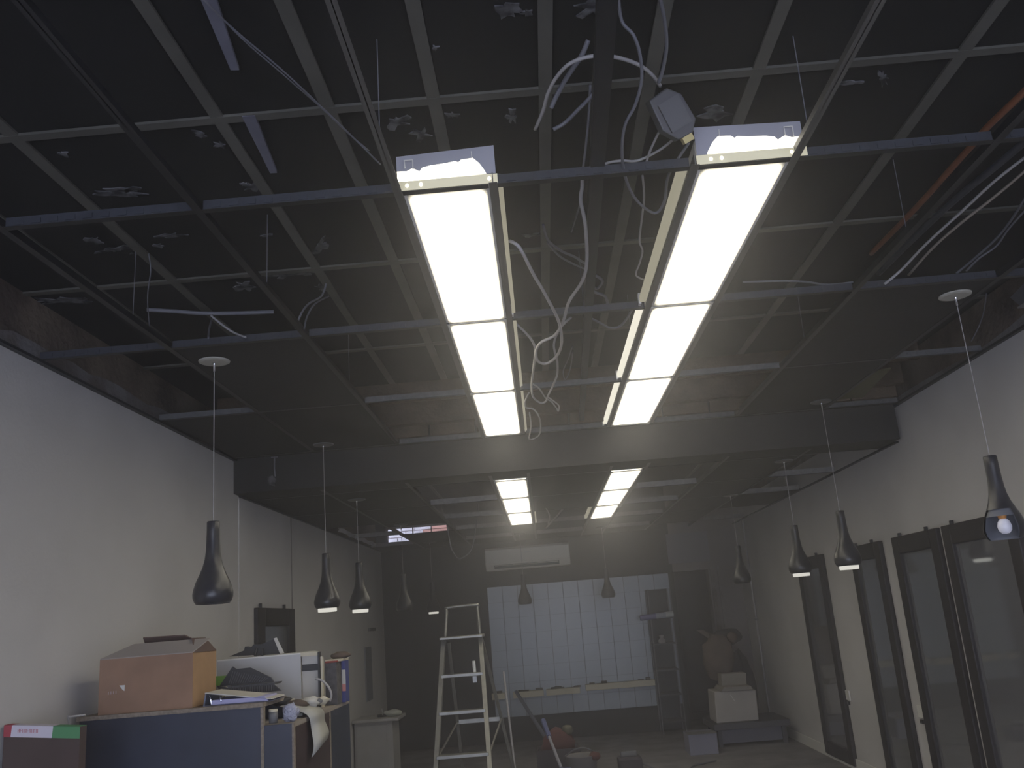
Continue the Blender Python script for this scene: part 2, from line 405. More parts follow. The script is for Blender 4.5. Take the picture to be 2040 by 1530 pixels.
# foil insulation bulging over the left wall head near the window
P = []
fo = MB()
n = 26
for i in range(n):
    y = 8.9+i*.105; a = .5+.5*math.sin(i*1.7)
    P.append((y, .035+.03*a+.02*random.random(), .02+.03*random.random()))
for i in range(n-1):
    (y, h, d), (y2, h2, d2) = P[i], P[i+1]
    k = len(fo.v)
    fo.v += [Vector(q) for q in ((XL+.03+d, y, H2+.004), (XL+.05+d, y, H2+h*.6), (XL+.01, y, H2+h), (XL+.03+d2, y2, H2+.004), (XL+.05+d2, y2, H2+h2*.6), (XL+.01, y2, H2+h2))]
    fo.f += [(k, k+3, k+4, k+1), (k+1, k+4, k+5, k+2)]
o = fo.obj('foil_insulation', foil); tag(o, 'crumpled silver foil insulation along the head of the left wall', 'insulation')

# ---------------------------------------------------------------- fluorescent fittings
ORD = ['nearest', 'second', 'third']
def troffer(x0, x1, y0, y1, z, label, group, inner, side_m, dm):
    t = thing('fluorescent_troffer', ((x0+x1)/2, (y0+y1)/2, z), label, 'ceiling light', group)
    hs = .10
    h = MB().box((x0+.002, y0+.02, z+.03), (x1-.002, y1-.02, z+hs)).obj('housing', white, t, bevel=.004)
    MB().box((x0+.010, y0+.004, z+.0025), (x1-.010, y1-.004, z+.006)).obj('diffuser', dm, t)
    MB().box((x0+.001, y0+.014, z+.003), (x0+.010, y1-.014, z+.03)).box((x1-.010, y0+.014, z+.003), (x1-.001, y1-.014, z+.03)).obj('diffuser_rim', white, t)
    # side lens of the housing on the side facing the middle of the room
    xs = x1+.023 if inner == 'r' else x0-.050
    MB().box((xs, y0+.03, z+.010), (xs+(.014 if inner == 'r' else .024), y1-.05, z+.034)).obj('side_lens', side_m, t)
    MB().box((xs-.004, y1-.05, z+.004), (xs+.006, y1-.02, z+.05)).obj('end_clip', white, t)
    return t
rows = [(Y0, R1), (R1, R2), (R2, R3)]
for i, (a, c) in enumerate(rows):
    troffer(-.318+.012, -.045-.010, a+.004, c-.004, H1, f'lit fluorescent ceiling light, {ORD[i]} in the left strip before the bulkhead', 'lights in the front ceiling', 'r', sideg, diff)
    troffer(.53+.012, .815-.010, a+.004, c-.004, H1, f'lit fluorescent ceiling light, {ORD[i]} in the right strip before the bulkhead', 'lights in the front ceiling', 'l', sideg if i == 0 else sidew, diff)
for i in range(3):
    a, c = [6.43, 7.45, 8.53, 9.66][i:i+2]
    troffer(-.30+.011, -.035-.011, a+.01, c-.01, H2, f'small-looking lit ceiling light, {ORD[i]} in the left strip beyond the bulkhead', 'lights in the rear ceiling', 'r', sideg, diffr)
    troffer(.54+.011, .80-.011, a+.01, c-.01, H2, f'small-looking lit ceiling light, {ORD[i]} in the right strip beyond the bulkhead', 'lights in the rear ceiling', 'l', sideg, diffr)
# broken open fittings hanging just before the nearest cross tee
def openend(x0, x1, flip, label):
    t = thing('open_light_end', ((x0+x1)/2, Y0-.05, H1), label, 'ceiling light')
    yp = Y0-.012; z = H1; L = x1-x0
    u = lambda s: (x1-s*L) if flip else (x0+s*L)
    top = [(0, .066), (.10, .064), (.16, .072), (.20, .066), (.23, .060), (.26, .071), (.34, .076), (.5, .079), (.60, .083), (.63, .078), (.66, .086), (.78, .088), (.84, .070), (.89, .045), (.905, .034)]
    lo = .0015
    # grey end plate with the ragged hole the lamp shines through (upper band, side cheek)
    for (s0, h0), (s1, h1) in zip(top, top[1:]+[(1.0, .034)]):
        MB()
    pl_ = MB(); n_ = len(top)
    for (s0, h0), (s1, h1) in zip(top, top[1:]):
        pl_.prism([(u(s0), yp, z+h0), (u(s1), yp, z+h1), (u(s1), yp, z+.112+.010*s1), (u(s0), yp, z+.112+.010*s0)], (0, .002, 0))
    pl_.prism([(u(.905), yp, z+.034), (u(1.0), yp, z+.034), (u(1.0), yp, z+.122), (u(.905), yp, z+.121)], (0, .002, 0))
    pl_.obj('end_plate', bluem, t)
    pg = [(u(0), yp+.006, z+.036)]+[(u(s), yp+.006, z+h+.006) for s, h in top]
    MB().prism(pg, (0, .004, 0)).obj('lamp_tray', tray, t)
    # wire clips
    s = .13
    a = u(s); q = .0115
    MB().tube([(a-q, yp-.01, z+.068), (a-q-.001, yp-.012, z+.092), (a+q, yp-.012, z+.092), (a+q, yp-.01, z+.062)], .002, 5).obj('wire_clip', white, t)
    a = u(.77)
    MB().tube([(a, yp-.004, z+.085), (a, yp-.008, z+.105)], .0012, 5).obj('wire_clip', white, t)
    # tee face in front, lamp light on it painted as self-glow, with its slots
    tf = MB().box((min(u(0), u(1))-.004, Y0-.016, z+.002), (max(u(0), u(1))+.004, Y0-.014, z+.030))
    tf = tf.obj('glowing_tee_face', mat('tee_face_glow', (.55, .52, .38), .5, emit=(1, .93, .65), estr=.32), t)
    for s in (.10, .24, .93) if not flip else (.13, .78, .88):
        c = MB(); cx_ = u(s); k = 10
        c.prism([(cx_+.005*math.cos(2*PI*i/k), Y0-.0175, z+.016+.006*math.sin(2*PI*i/k)) for i in range(k)], (0, .001, 0)).obj('light_slot', tray, tf)
    return t
openend(-.318, -.035, False, 'torn open near end of the left light strip with glaring lamp and wire clip')
openend(.54, .845, True, 'torn open near end of the right light strip with glaring lamp and wire clip')

# ---------------------------------------------------------------- pendants
PROF = [(0, .338), (.024, .338), (.0262, .334), (.0265, .30), (.0275, .25), (.030, .21), (.034, .18), (.042, .15), (.055, .118), (.068, .090), (.077, .062), (.081, .042), (.080, .026), (.074, .010), (.066, 0)]
INN = [(.062, 0), (.070, .012), (.074, .04), (.062, .09), (.04, .13), (.01, .16)]
ZB = CZ+.158
def pendant(x, y, zc, label, lit, pale=False, broken=False):
    t = thing('pendant_lamp', (x, y, ZB), label, 'pendant lamp', 'bottle-shaped pendants along both walls')
    sk = (lambda th, z: z < .105 and 2.9 < th < 5.0) if broken else None
    sh = MB().lathe(PROF if broken else PROF+INN, (x, y, ZB), 32, sk).obj('shade', shadem, t, smooth=True)
    if broken: MB().lathe([(.066, 0)]+INN, (x, y, ZB), 32, sk).obj('liner', mat('shade_liner', (.16, .17, .20), .6), sh, smooth=True)
    MB().tube([(x, y, ZB+.337), (x, y, zc-.045)], .0019, 6).obj('cord', cablew, t)
    cn = MB().lathe([(0, -.009), (.055, -.009), (.066, -.005), (.067, 0), (0, 0)], (x, y, zc), 32).obj('canopy', canw if pale else cand, t)
    MB().lathe([(0, -.050), (.004, -.048), (.0045, -.02), (.0075, -.016), (.0075, -.002), (0, 0)], (x, y, zc), 12).obj('cord_grip', chrome, cn, smooth=True)
    if lit:
        MB().lathe([(0, -.022), (.056, -.022), (.058, -.018), (.058, .004), (0, .004)], (x, y, ZB), 28).obj('lit_lens', lens, t)
    if broken:
        o = MB().lathe([(0, -.026), (.014, -.024), (.024, -.012), (.027, .004), (.022, .022), (.014, .032), (.010, .034), (0, .036)], (x-.015, y-.03, ZB+.045), 20).obj('bulb', bulbm, t, smooth=True)
        MB().lathe([(0, .034), (.014, .034), (.017, .045), (.017, .062), (0, .066)], (x-.017, y-.03, ZB+.045), 16).obj('bulb_holder', amber, o, smooth=True)
    return t
pendant(-1.358, 3.76, H1, 'large dark bottle-shaped pendant hanging nearest by the left wall, unlit', False, True)
pendant(-1.352, 5.74, H1, 'dark pendant second along the left wall, pale lit rim, cord from before the bulkhead', True)
pendant(-1.345, 6.74, H2, 'dark pendant third along the left wall with pale lit rim, just beyond the bulkhead', True)
pendant(-1.312, 8.67, H2, 'grey unlit pendant fourth along the left wall, its cord crossing the bright high window', False)
pendant(-1.296, 10.78, H2, 'small dark pendant with lit rim hanging before the black back wall', True)
pendant(-.222, 10.64, H2, 'small dim pendant hanging in front of the air conditioner', False)
pendant(.742, 10.67, H2, 'small dim pendant right of the air conditioner, before the tiled back wall', False)
pendant(1.872, 3.72, H1, 'nearest pendant on the right, its shade broken open around a white bulb', False, True, True)
pendant(1.882, 5.70, H1, 'dark pendant with lit rim second along the right wall, before the bulkhead', True)
pendant(1.828, 6.57, H2, 'dark pendant with lit rim third along the right wall, before the farthest mirror', True)
pendant(1.82, 8.49, H2, 'small grey unlit pendant farthest along the right wall', False)

# ---------------------------------------------------------------- loose cables
def cable(label, pts, r=.006, m=cablew, name='loose_cable', k=5, cat='cable'):
    P = smooth_path([at(p[0], p[1], 2, CZ+p[2]) for p in pts], k)
    o = MB().tube(P, r*.85, 7).obj(name, m, smooth=True)
    return tag(o, label, cat, 'loose cables hanging from the ceiling')
def zz(pts, z0, z1, zm=None):
    n = len(pts)-1; out = []
    for i, p in enumerate(pts):
        t = i/n; z = z0+(z1-z0)*t
        if zm is not None: z = (1-t)**2*z0+2*t*(1-t)*zm+t*t*z1
        out.append((*p, z))
    return out
cable('thick white cable hanging in a big loop beside the left light strip', zz([(1160, 345), (1160, 372), (1157, 400), (1166, 450), (1169, 520), (1160, 560), (1134, 600), (1122, 640), (1105, 668), (1078, 682), (1068, 700), (1072, 720), (1090, 724), (1110, 708), (1119, 680), (1113, 640), (1088, 590), (1062, 545), (1042, 505), (1030, 488), (1015, 480)], 1.30, 1.24, 1.02), .0075)
cable('white cable making a long double loop low between the strips', zz([(1028, 645), (1048, 664), (1062, 682), (1066, 700), (1062, 740), (1059, 770), (1062, 790), (1075, 802), (1087, 800), (1092, 788), (1103, 765), (1110, 745), (1110, 720), (1105, 700), (1104, 682), (1115, 655), (1138, 632)], 1.22, 1.3, 1.05), .0065)
cable('short white cable end curling under the double loop', zz([(1062, 765), (1075, 775), (1087, 793), (1098, 800), (1108, 812), (1112, 819), (1113, 808), (1100, 797), (1090, 790)], 1.2, 1.15), .005)
cable('white cable bent into a D beside the far end of the left strip', zz([(1054, 782), (1046, 800), (1048, 812), (1062, 815), (1073, 828), (1077, 848), (1073, 868), (1055, 875), (1058, 850), (1055, 822)], 1.2, 1.18, 1.12), .0055)
cable('grey cable looping down left of the right light strip', zz([(1230, -30), (1238, 40), (1262, 70), (1275, 110), (1278, 160), (1265, 210), (1245, 250), (1239, 300), (1245, 350), (1262, 390), (1285, 415), (1308, 424), (1324, 400), (1330, 355), (1350, 318), (1372, 285)], 1.4, 1.28, 1.1), .0052, cableg)
cable('grey cable pair dropping onto the junction box from above', zz([(1308, -30), (1322, 30), (1328, 90), (1320, 140), (1312, 165)], 1.42, 1.36), .006, cableg)
cable('pale conduit arching over the middle rail near the top of the view', zz([(1066, 258), (1082, 220), (1092, 185), (1110, 152), (1138, 125), (1180, 112), (1222, 113), (1268, 127), (1298, 148), (1316, 172)], 1.36, 1.38), .0062, cablew)
cable('bluish flat strap leaning across the pale conduit', zz([(1172, 80), (1158, 112), (1132, 150), (1112, 185), (1098, 215)], 1.44, 1.34), .008, cableg, 'plastic_strap')
cable('grey hose end curving left of the middle rail', zz([(1196, 172), (1175, 195), (1150, 220), (1125, 245), (1102, 258)], 1.42, 1.36), .007, cableg)
cable('white wire from the junction box to the cross tee', zz([(1345, 275), (1312, 300), (1270, 320), (1240, 320), (1212, 324), (1198, 334), (1225, 338)], 1.3, 1.25), .0048)
cable('white wire curling down from the left of the junction box', zz([(1310, 225), (1325, 255), (1338, 272), (1320, 255), (1302, 285), (1290, 315), (1284, 342)], 1.32, 1.26), .0042)
cable('thin twisted white wire hanging to a hook by the right strip', zz([(1280, 350), (1283, 395), (1278, 440), (1274, 480), (1280, 500), (1274, 525), (1267, 548), (1285, 558)], 1.27, 1.24), .0042)
cable('grey cable straight above the thick loop', zz([(1176, 170), (1172, 240), (1166, 300), (1160, 345)], 1.42, 1.34), .0045, cableg)
cable('grey tail branching from the thick cable', zz([(1159, 395), (1150, 425), (1138, 462)], 1.32, 1.42), .004, cableg)
cable('grey cable pair bowed behind the thick cable', zz([(1082, 448), (1092, 478), (1118, 500), (1145, 512), (1165, 525)], 1.42, 1.4), .006, cableg)
cable('lower grey cable bowed behind the thick cable', zz([(1090, 482), (1112, 508), (1138, 524), (1166, 536)], 1.42, 1.4), .005, cableg)
cable('white cable sagging under the second cross tee by the right strip', zz([(1162, 628), (1190, 640), (1212, 652), (1230, 652), (1245, 640), (1262, 612)], 1.28, 1.28, 1.2), .006, cableg)
cable('thin pale wire tangle above the third cross tee', zz([(1140, 690), (1132, 715), (1122, 740), (1126, 756), (1136, 735), (1141, 700)], 1.38, 1.36), .004, cableg)
cable('grey knot of wires above the second cross tee', zz([(1170, 545), (1185, 548), (1200, 560), (1188, 575), (1172, 560), (1182, 580), (1205, 590), (1212, 610)], 1.42, 1.35), .008, cableg)
cable('pale cable at the top left running down to the left strip, upper', zz([(395, -10), (470, 62), (560, 138), (650, 222), (715, 285), (758, 328)], 1.40, 1.25), .0026, cableg)
cable('pale cable at the top left running down to the left strip, lower', zz([(400, -10), (480, 75), (560, 145), (640, 215), (690, 262), (735, 300)], 1.36, 1.30), .002, cableg)
cable('white cable sweeping down the upper right corner', zz([(2060, 300), (1985, 358), (1915, 422), (1845, 486), (1795, 538), (1762, 566)], 1.40, 1.2, 1.33), .0065)
cable('brownish cable beside the sweeping white one, upper right', zz([(2060, 325), (1990, 385), (1920, 440), (1860, 492), (1810, 548)], 1.43, 1.28), .0065, mat('tan_cable', (.28, .24, .2), .6))
cable('dim cable curving at the right edge, outer', zz([(2060, 365), (2020, 430), (1985, 475), (1935, 520), (1905, 545)], 1.44, 1.3), .006, cableg)
cable('dim cable curving at the right edge, inner', zz([(2060, 400), (2010, 455), (1985, 490), (1950, 515), (1925, 540)], 1.40, 1.28), .005, cableg)
cable('orange conduit running through the right bays above the grid', zz([(2065, 155), (2040, 183), (1970, 250), (1940, 285), (1882, 350), (1845, 392), (1790, 450), (1735, 505)], 1.44, 1.45), .014, pipeo, 'orange_conduit', cat='pipe')
cable('dark grey duct pipe beside the orange conduit', zz([(2065, 262), (1985, 330), (1900, 400), (1815, 480), (1750, 545)], 1.44, 1.44), .016, mat('dark_pipe', (.05, .052, .065), .5), 'grey_duct', cat='pipe')
cable('white cable lying along the second cross tee at the right', zz([(1480, 562), (1540, 560), (1600, 561), (1650, 567), (1700, 562)], 1.27, 1.25), .005, cableg)
cable('grey conduit lying across the left bays above the tiles', zz([(292, 617), (350, 620), (400, 624), (470, 624), (545, 621)], 1.46, 1.46), .011, mat('pvc_grey', (.20, .20, .23), .6), 'grey_conduit', k=2, cat='pipe')
cable('white cable end poking over the left tiles', zz([(420, 628), (440, 645), (465, 662), (490, 672)], 1.34, 1.21), .0055)
cable('short cable stub above the nearest left pendant', zz([(422, 635), (417, 655), (415, 674)], 1.36, 1.2), .005, cableg)
cable('grey cable pair arching over the second left bay', zz([(650, 565), (640, 590), (615, 605), (600, 625), (588, 655)], 1.44, 1.22), .005, cableg)
cable('second grey cable arching over the second left bay', zz([(655, 590), (628, 605), (612, 630), (606, 655)], 1.42, 1.22), .0045, cableg)
cable('thin wire hanging in the right outer bay', zz([(1965, 585), (1960, 620), (1950, 650), (1935, 680)], 1.4, 1.25), .004, cableg)
cable('thin twisted wire in the left outer bay', zz([(296, 505), (300, 540), (294, 590), (298, 650), (305, 675)], 1.48, 1.22), .003, cableg)
P = smooth_path([at(p[0], p[1], 1, 9.3) for p in [(877, 1003), (888, 1035), (893, 1062), (899, 1092), (912, 1112), (930, 1106), (942, 1085), (949, 1040), (953, 1003)]])
tag(MB().tube(P, .007, 7).obj('loose_cable', cableg, smooth=True), 'white loop hanging before the black back wall', 'cable', 'loose cables hanging from the ceiling')
cable('white cable curling down right of the rear left strip', zz([(1066, 990), (1085, 1008), (1095, 1028), (1092, 1044)], 1.0, .93), .008)
cable('white batten end dangling right of the rear left strip', zz([(1123, 1012), (1106, 1032), (1087, 1052)], .98, .93), .010)
# ballast box hung by its wires
t = thing('junction_box', at(1345, 225, 2, CZ+1.3), 'grey ballast box hanging askew from cables left of the right light strip', 'junction box')
c = at(1345, 228, 2, CZ+1.3)
Rm = Matrix.Translation(c) @ Matrix.Scale(1.3, 4) @ Matrix.Rotation(math.radians(-28), 4, 'Y') @ Matrix.Rotation(math.radians(24), 4, 'X')
MB().prism([Rm @ Vector(q) for q in ((-.036, 0, .052), (.012, 0, .056), (.034, 0, .030), (.037, 0, -.030), (.016, 0, -.052), (-.018, 0, -.050), (-.040, 0, -.016))], Rm.to_3x3() @ Vector((0, .03, 0))).obj('body', mat('ballast_grey', (.07, .07, .075), .5), t, bevel=.004)
box('cover', (-.026, -.006, -.030), (.024, .002, .034), mat('ballast_cover', (.09, .09, .095), .5), t, R=Rm)
box('terminal', (-.012, -.004, -.064), (.012, .010, -.050), mat('brass_terminal', (.5, .42, .2), .4, metal=.6), t, R=Rm)

# small hook with a rag of plaster on the bulkhead face
c = at(547, 935, 1, YK-.01)
t = thing('wall_hook', c, 'pale hook with a scrap of plaster on the left of the bulkhead', 'hook')
MB().tube([c+Vector((0, 0, .085)), c+Vector((.002, -.01, .0)), c+Vector((.006, -.008, -.05))], .006, 6).obj('stem', cableg, t)
MB().box(c+Vector((-.022, -.008, .08)), c+Vector((.022, .008, .086))).obj('plate', cableg, t)
MB().prism([c+Vector(q) for q in ((-.05, 0, -.05), (-.015, 0, -.04), (.01, 0, -.07), (0, 0, -.115), (-.03, 0, -.105), (-.05, 0, -.085))], (0, .006, 0)).obj('plaster_scrap', patm, t)

# ---------------------------------------------------------------- mirrors on the right wall
mir = bpy.data.materials.new('dusty_mirror'); mir.use_nodes = True
nt = mir.node_tree; b_ = nt.nodes['Principled BSDF']; b_.inputs['Base Color'].default_value = (.50, .52, .53, 1); b_.inputs['Metallic'].default_value = 1; b_.inputs['Roughness'].default_value = .06
d_ = nt.nodes.new('ShaderNodeBsdfDiffuse'); d_.inputs[0].default_value = (.26, .26, .28, 1); mx = nt.nodes.new('ShaderNodeMixShader'); mx.inputs[0].default_value = .38
nt.links.new(b_.outputs[0], mx.inputs[1]); nt.links.new(d_.outputs[0], mx.inputs[2]); nt.links.new(mx.outputs[0], nt.nodes['Material Output'].inputs[0])
MN = ['nearest', 'second', 'third', 'farthest']
for i, (ya, yb) in enumerate([(4.748, 5.627), (5.716, 6.462), (6.71, 7.36), (8.13, 8.93)]):
    zt, zb, fw_, th = CZ+.345, .03, .115, .035
    x0 = XR if ya < 5.7 else XR+.006
    t = thing('wall_mirror', (x0, (ya+yb)/2, 0), f'tall dark-framed mirror on the right wall, {MN[i]} of four', 'mirror', 'framed mirrors on the right wall')
    for nm, a, c in (('stile', (ya, zb), (ya+fw_, zt)), ('stile', (yb-fw_, zb), (yb, zt)), ('rail', (ya+fw_, zt-fw_), (yb-fw_, zt)), ('rail', (ya+fw_, zb), (yb-fw_, zb+fw_))):
        MB().box((x0-th, a[0], a[1]), (x0, c[0], c[1])).obj(nm, framem, t, bevel=.006)
    MB().box((x0-.014, ya+fw_-.01, zb+fw_-.01), (x0-.008, yb-fw_+.01, zt-fw_+.01)).obj('mirror_glass', mir, t)
    for yy in (ya+.16, yb-.14):
        MB().box((x0-.03, yy, zt), (x0-.01, yy+.018, zt+.022)).obj('hanger_clip', blackp, t)
# small framed mirror on the left wall
t = thing('small_mirror', (XL, 6.9, CZ-.2), 'small dark-framed mirror on the left wall behind the piled counter', 'mirror')
ya, yb, zt, zb, fw_ = 6.41, 7.365, CZ+.22, CZ-.62, .17
for nm, a, c in (('stile', (ya, zb), (ya+fw_, zt)), ('stile', (yb-fw_, zb), (yb, zt)), ('rail', (ya+fw_, zt-.13), (yb-fw_, zt)), ('rail', (ya+fw_, zb), (yb-fw_, zb+.13))):
    MB().box((XL+.004, a[0], a[1]), (XL+.035, c[0], c[1])).obj(nm, framem, t, bevel=.006)
MB().box((XL+.006, ya+fw_-.01, zb+.12), (XL+.013, yb-fw_+.01, zt-.12)).obj('mirror_glass', mir, t)
for yy in (6.5, 7.1): MB().box((XL+.01, yy, zt), (XL+.03, yy+.015, zt+.03)).obj('hanger_clip', blackp, t)
o = box('wall_panel', (XL+.004, 10.28, CZ-.74), (XL+.02, 10.62, CZ-.17), mat('slate_panel', (.16, .17, .20), .6)); tag(o, 'narrow grey panel on the left wall near the back corner', 'panel')
o = box('wall_bracket', (XL+.004, 10.55, CZ-.0), (XL+.03, 10.9, CZ+.035), blackp); tag(o, 'small dark bracket on the left wall above the narrow grey panel', 'bracket')
for i, (px, py, lb) in enumerate(((1690, 1385, 'white outlet plate on the right wall between the third and farthest mirrors'), (1836, 1418, 'white outlet plate on the right wall between the two middle mirrors'))):
    c = at(px, py, 0, XR+.004)
    t = thing('wall_outlet', c, lb, 'outlet')
    MB().box(c+Vector((-.010, -.05, -.04)), c+Vector((.002, .05, .04))).obj('plate', white, t, bevel=.003)
    MB().box(c+Vector((-.016, -.02, -.075)), c+Vector((-.002, .02, -.05))).obj('plug', blackp, t)
t = thing('wall_conduit', (XR, 11.05, 0), 'thin white pipe running up the right wall near the back corner', 'pipe')
MB().tube([(XR-.01, 11.05, .02), (XR-.01, 11.05, H2-.02)], .012, 8).obj('pipe', cablew, t)
MB().box((XR-.025, 11.03, 1.2), (XR+.006, 11.07, 1.22)).obj('pipe_clip', greym, t)
# right speaker / bracket at the far right edge above the wall
t = thing('ceiling_bracket', at(2035, 590, 0, 2.44), 'grey sheet-metal bracket above the wall head at the right edge', 'bracket')
c = at(2035, 590, 0, 2.46)
MB().prism([c+Vector(q) for q in ((0, .10, .03), (0, -.2, .07), (0, -.2, -.05), (0, .02, -.05))], (.02, 0, 0)).obj('plate', cableg, t)
MB().box(c+Vector((-.02, -.2, -.056)), c+Vector((.02, .02, -.048))).obj('lip', cablew, t)

# ---------------------------------------------------------------- air conditioner
t = thing('air_conditioner', (-.165, YB-.11, CZ+.6), 'white split air conditioner high on the black back wall', 'air conditioner')
ax0, ax1, az0, az1, ay = -.692, .366, CZ+.605, CZ+.885, YB-.2
acw = mat('ac_white', (.72, .69, .62), .5)
MB().prism([(ax0, YB, az0), (ax0, YB, az1), (ax0, ay+.03, az1), (ax0, ay, az1-.03), (ax0, ay, az0+.07), (ax0, ay+.05, az0)], (ax1-ax0, 0, 0)).obj('casing', acw, t, bevel=.008)
MB().box((ax0+.01, ay-.008, az0+.085), (ax1-.01, ay, az1-.03)).obj('front_panel', acw, t, bevel=.004)
MB().box((ax0+.11, ay-.004, az0+.02), (ax1-.14, ay+.03, az0+.062)).obj('air_outlet', blackp, t)
MB().prism([(ax0+.12, ay-.006, az0+.058), (ax0+.12, ay-.01, az0+.052), (ax0+.12, ay+.02, az0+.036), (ax0+.12, ay+.024, az0+.042)], (ax1-ax0-.27, 0, 0)).obj('louvre', acw, t)
MB().box((-.2, ay-.010, az0+.19), (-.1, ay-.007, az0+.2)).obj('badge', mat('badge_silver', (.62, .61, .57), .4), t)

# ---------------------------------------------------------------- tiled back wall: 12 x 8 single tiles
tx0, tx1, tz1, tz0 = -.706, 1.575, CZ+.412, CZ-1.14
box('tile_bed', (tx0, YB-.010, tz0), (tx1, YB, tz1), grout, wb)
nx, nz = 12, 8
dx, dz = (tx1-tx0)/nx, (tz1-tz0)/nz
tmesh = None
for j in range(nz):
    for i in range(nx):
        x, z = tx0+i*dx, tz1-(j+1)*dz
        if tmesh is None:
            tmesh = MB().box((.003, 0, .0012), (dx-.003, .008, dz-.0012)); me = bpy.data.meshes.new('tile'); me.from_pydata(tmesh.v, [], tmesh.f); me.materials.append(tilew)
        o = bpy.data.objects.new('wall_tile', me); COL.objects.link(o); o.location = (x, YB-.018+random.uniform(-.0012, .0012), z); o.parent = wb
# ledges with grit on them
for i, (a, c, zr, lb) in enumerate(((-.73, -.57, -.885, 'short cream ledge at the left end under the tiles, behind the pole'), (-.47, -.10, -.885, 'cream ledge second from the left under the tiles'),
                               (-.07, .34, -.885, 'cream ledge third from the left under the tiles'), (.41, 1.25, -.865, 'longest cream ledge at the right under the tiles'))):
    t = thing('wall_ledge', ((a+c)/2, YB-.06, CZ+zr), lb, 'shelf', 'cream ledges on the tiled wall')
    MB().box((a, YB-.13, CZ+zr-.035), (c, YB-.018, CZ+zr+.035)).obj('ledge_board', cream, t, bevel=.004)
    for k in range(4 if c-a > .3 else 1):
        x = a+.05+random.random()*(c-a-.12)
        MB().box((x, YB-.11, CZ+zr+.035), (x+.05+random.random()*.04, YB-.06, CZ+zr+.045+random.random()*.02)).obj('rubble_scrap', brown, t)

# ---------------------------------------------------------------- shelving unit at the right of the tiles
t = thing('shelf_unit', (1.42, 11.3, 0), 'tall dark shelving unit with thin pale rails standing before the right of the tiles', 'shelf')
sx0, sx1, syf, syb, szt = 1.255, 1.535, 11.25, 11.56, CZ+.225
box('back_panel', (sx0, syb-.01, .02), (sx1, syb, szt), mat('shelf_dark', (.055, .055, .065), .7), t)
for x in (sx0, sx1-.012):
    box('upright', (x, syf, 0), (x+.012, syf+.02, szt), greym, t); box('upright', (x, syb-.03, 0), (x+.012, syb-.01, szt), greym, t)
for z in (.12, .42, .70, 1.0, 1.3): box('shelf_board', (sx0+.012, syf, z), (sx1-.012, syb-.01, z+.018), mat('shelf_board_dark', (.10, .10, .11), .6), t)
o = thing('caulk_tube', (1.2, 11.3, CZ-.28), 'blue and white tube lying across the dark shelving unit', 'tube')
MB().tube([(1.13, 11.22, 1.327), (1.32, 11.22, 1.337)], .032, 12).obj('body', mat('violet_blue', (.14, .13, .32), .5), o)
MB().tube([(1.32, 11.22, 1.337), (1.44, 11.22, 1.343)], .034, 12).obj('label_band', mat('pale_band', (.33, .36, .42), .5), o)
MB().tube([(1.44, 11.22, 1.343), (1.53, 11.22, 1.348)], .034, 12).obj('cap', mat('pale_cap', (.50, .53, .52), .5), o)
o = tag(MB().lathe([(0, 0), (.04, 0), (.045, .03), (.02, .06), (.03, .09), (0, .1)], (1.37, 11.32, 1.018), 10).obj('cloth_bundle', cablew), 'small pale cloth scrap on the shelf below the blue tube', 'cloth')

# ---------------------------------------------------------------- right rear corner: basin bench, white tub, bags
t = thing('low_bench', (2.02, 10.2, 0), 'dark low bench in the right back corner carrying a white tub', 'bench')
dk = mat('bench_dark', (.07, .07, .085), .7)
TB = at(1470, 1438, 1, 9.93).z
box('bench_top', (1.62, 9.85, TB-.062), (2.40, 10.55, TB-.002), dk, t, bevel=.006)
box('bench_body', (1.68, 9.95, .03), (2.34, 10.5, TB-.062), mat('bench_lilac', (.15, .15, .19), .8), t)
for x in (1.66, 2.32):
    for y in (9.9, 10.48): box('leg', (x, y, 0), (x+.04, y+.04, TB-.062), dk, t)
tubm = mat('tub_white', (.42, .39, .36), .8, var=.1)
t = thing('white_tub', (2.0, 10.05, .36), 'big off-white taped box standing on the dark bench', 'box')
zt_ = at(1465, 1372, 1, 9.95).z
tb = at(1470, 1438, 1, 9.93).z
def flat(p): p.z = tb; return p
MB().prism([flat(at(1428, 1440, 1, 9.93)), flat(at(1512, 1434, 1, 9.93)), at(1506, 1374, 1, 9.93), at(1423, 1378, 1, 9.93)], (0, .4, 0)).obj('body', tubm, t, bevel=.01)
for o_ in [t]: pass
MB().prism([at(1436, 1378, 1, 9.9), at(1502, 1374, 1, 9.9), at(1496, 1366, 1, 9.9), at(1442, 1369, 1, 9.9)], (0, .42, 0)).obj('lid', mat('tub_lid', (.25, .23, .2), .8), t, bevel=.006)
MB().tube([at(1455, 1384, 1, 9.925), at(1464, 1397, 1, 9.92)], .004, 5).obj('scratch', white, t)
t = thing('folded_sheet', at(1465, 1360, 1, 10.1), 'pale folded sheet resting on the taped white box', 'sheet')
MB().prism([at(1438, 1368, 1, 10.1), at(1488, 1365, 1, 10.1), at(1487, 1340, 1, 10.1), at(1436, 1343, 1, 10.1)], (0, .2, 0)).obj('fold', mat('tan_sheet', (.27, .25, .22), .9), t, bevel=.008)
t = thing('paper_sack', at(1440, 1300, 1, 10.6), 'slumped brown paper sack behind the taped white box', 'sack')
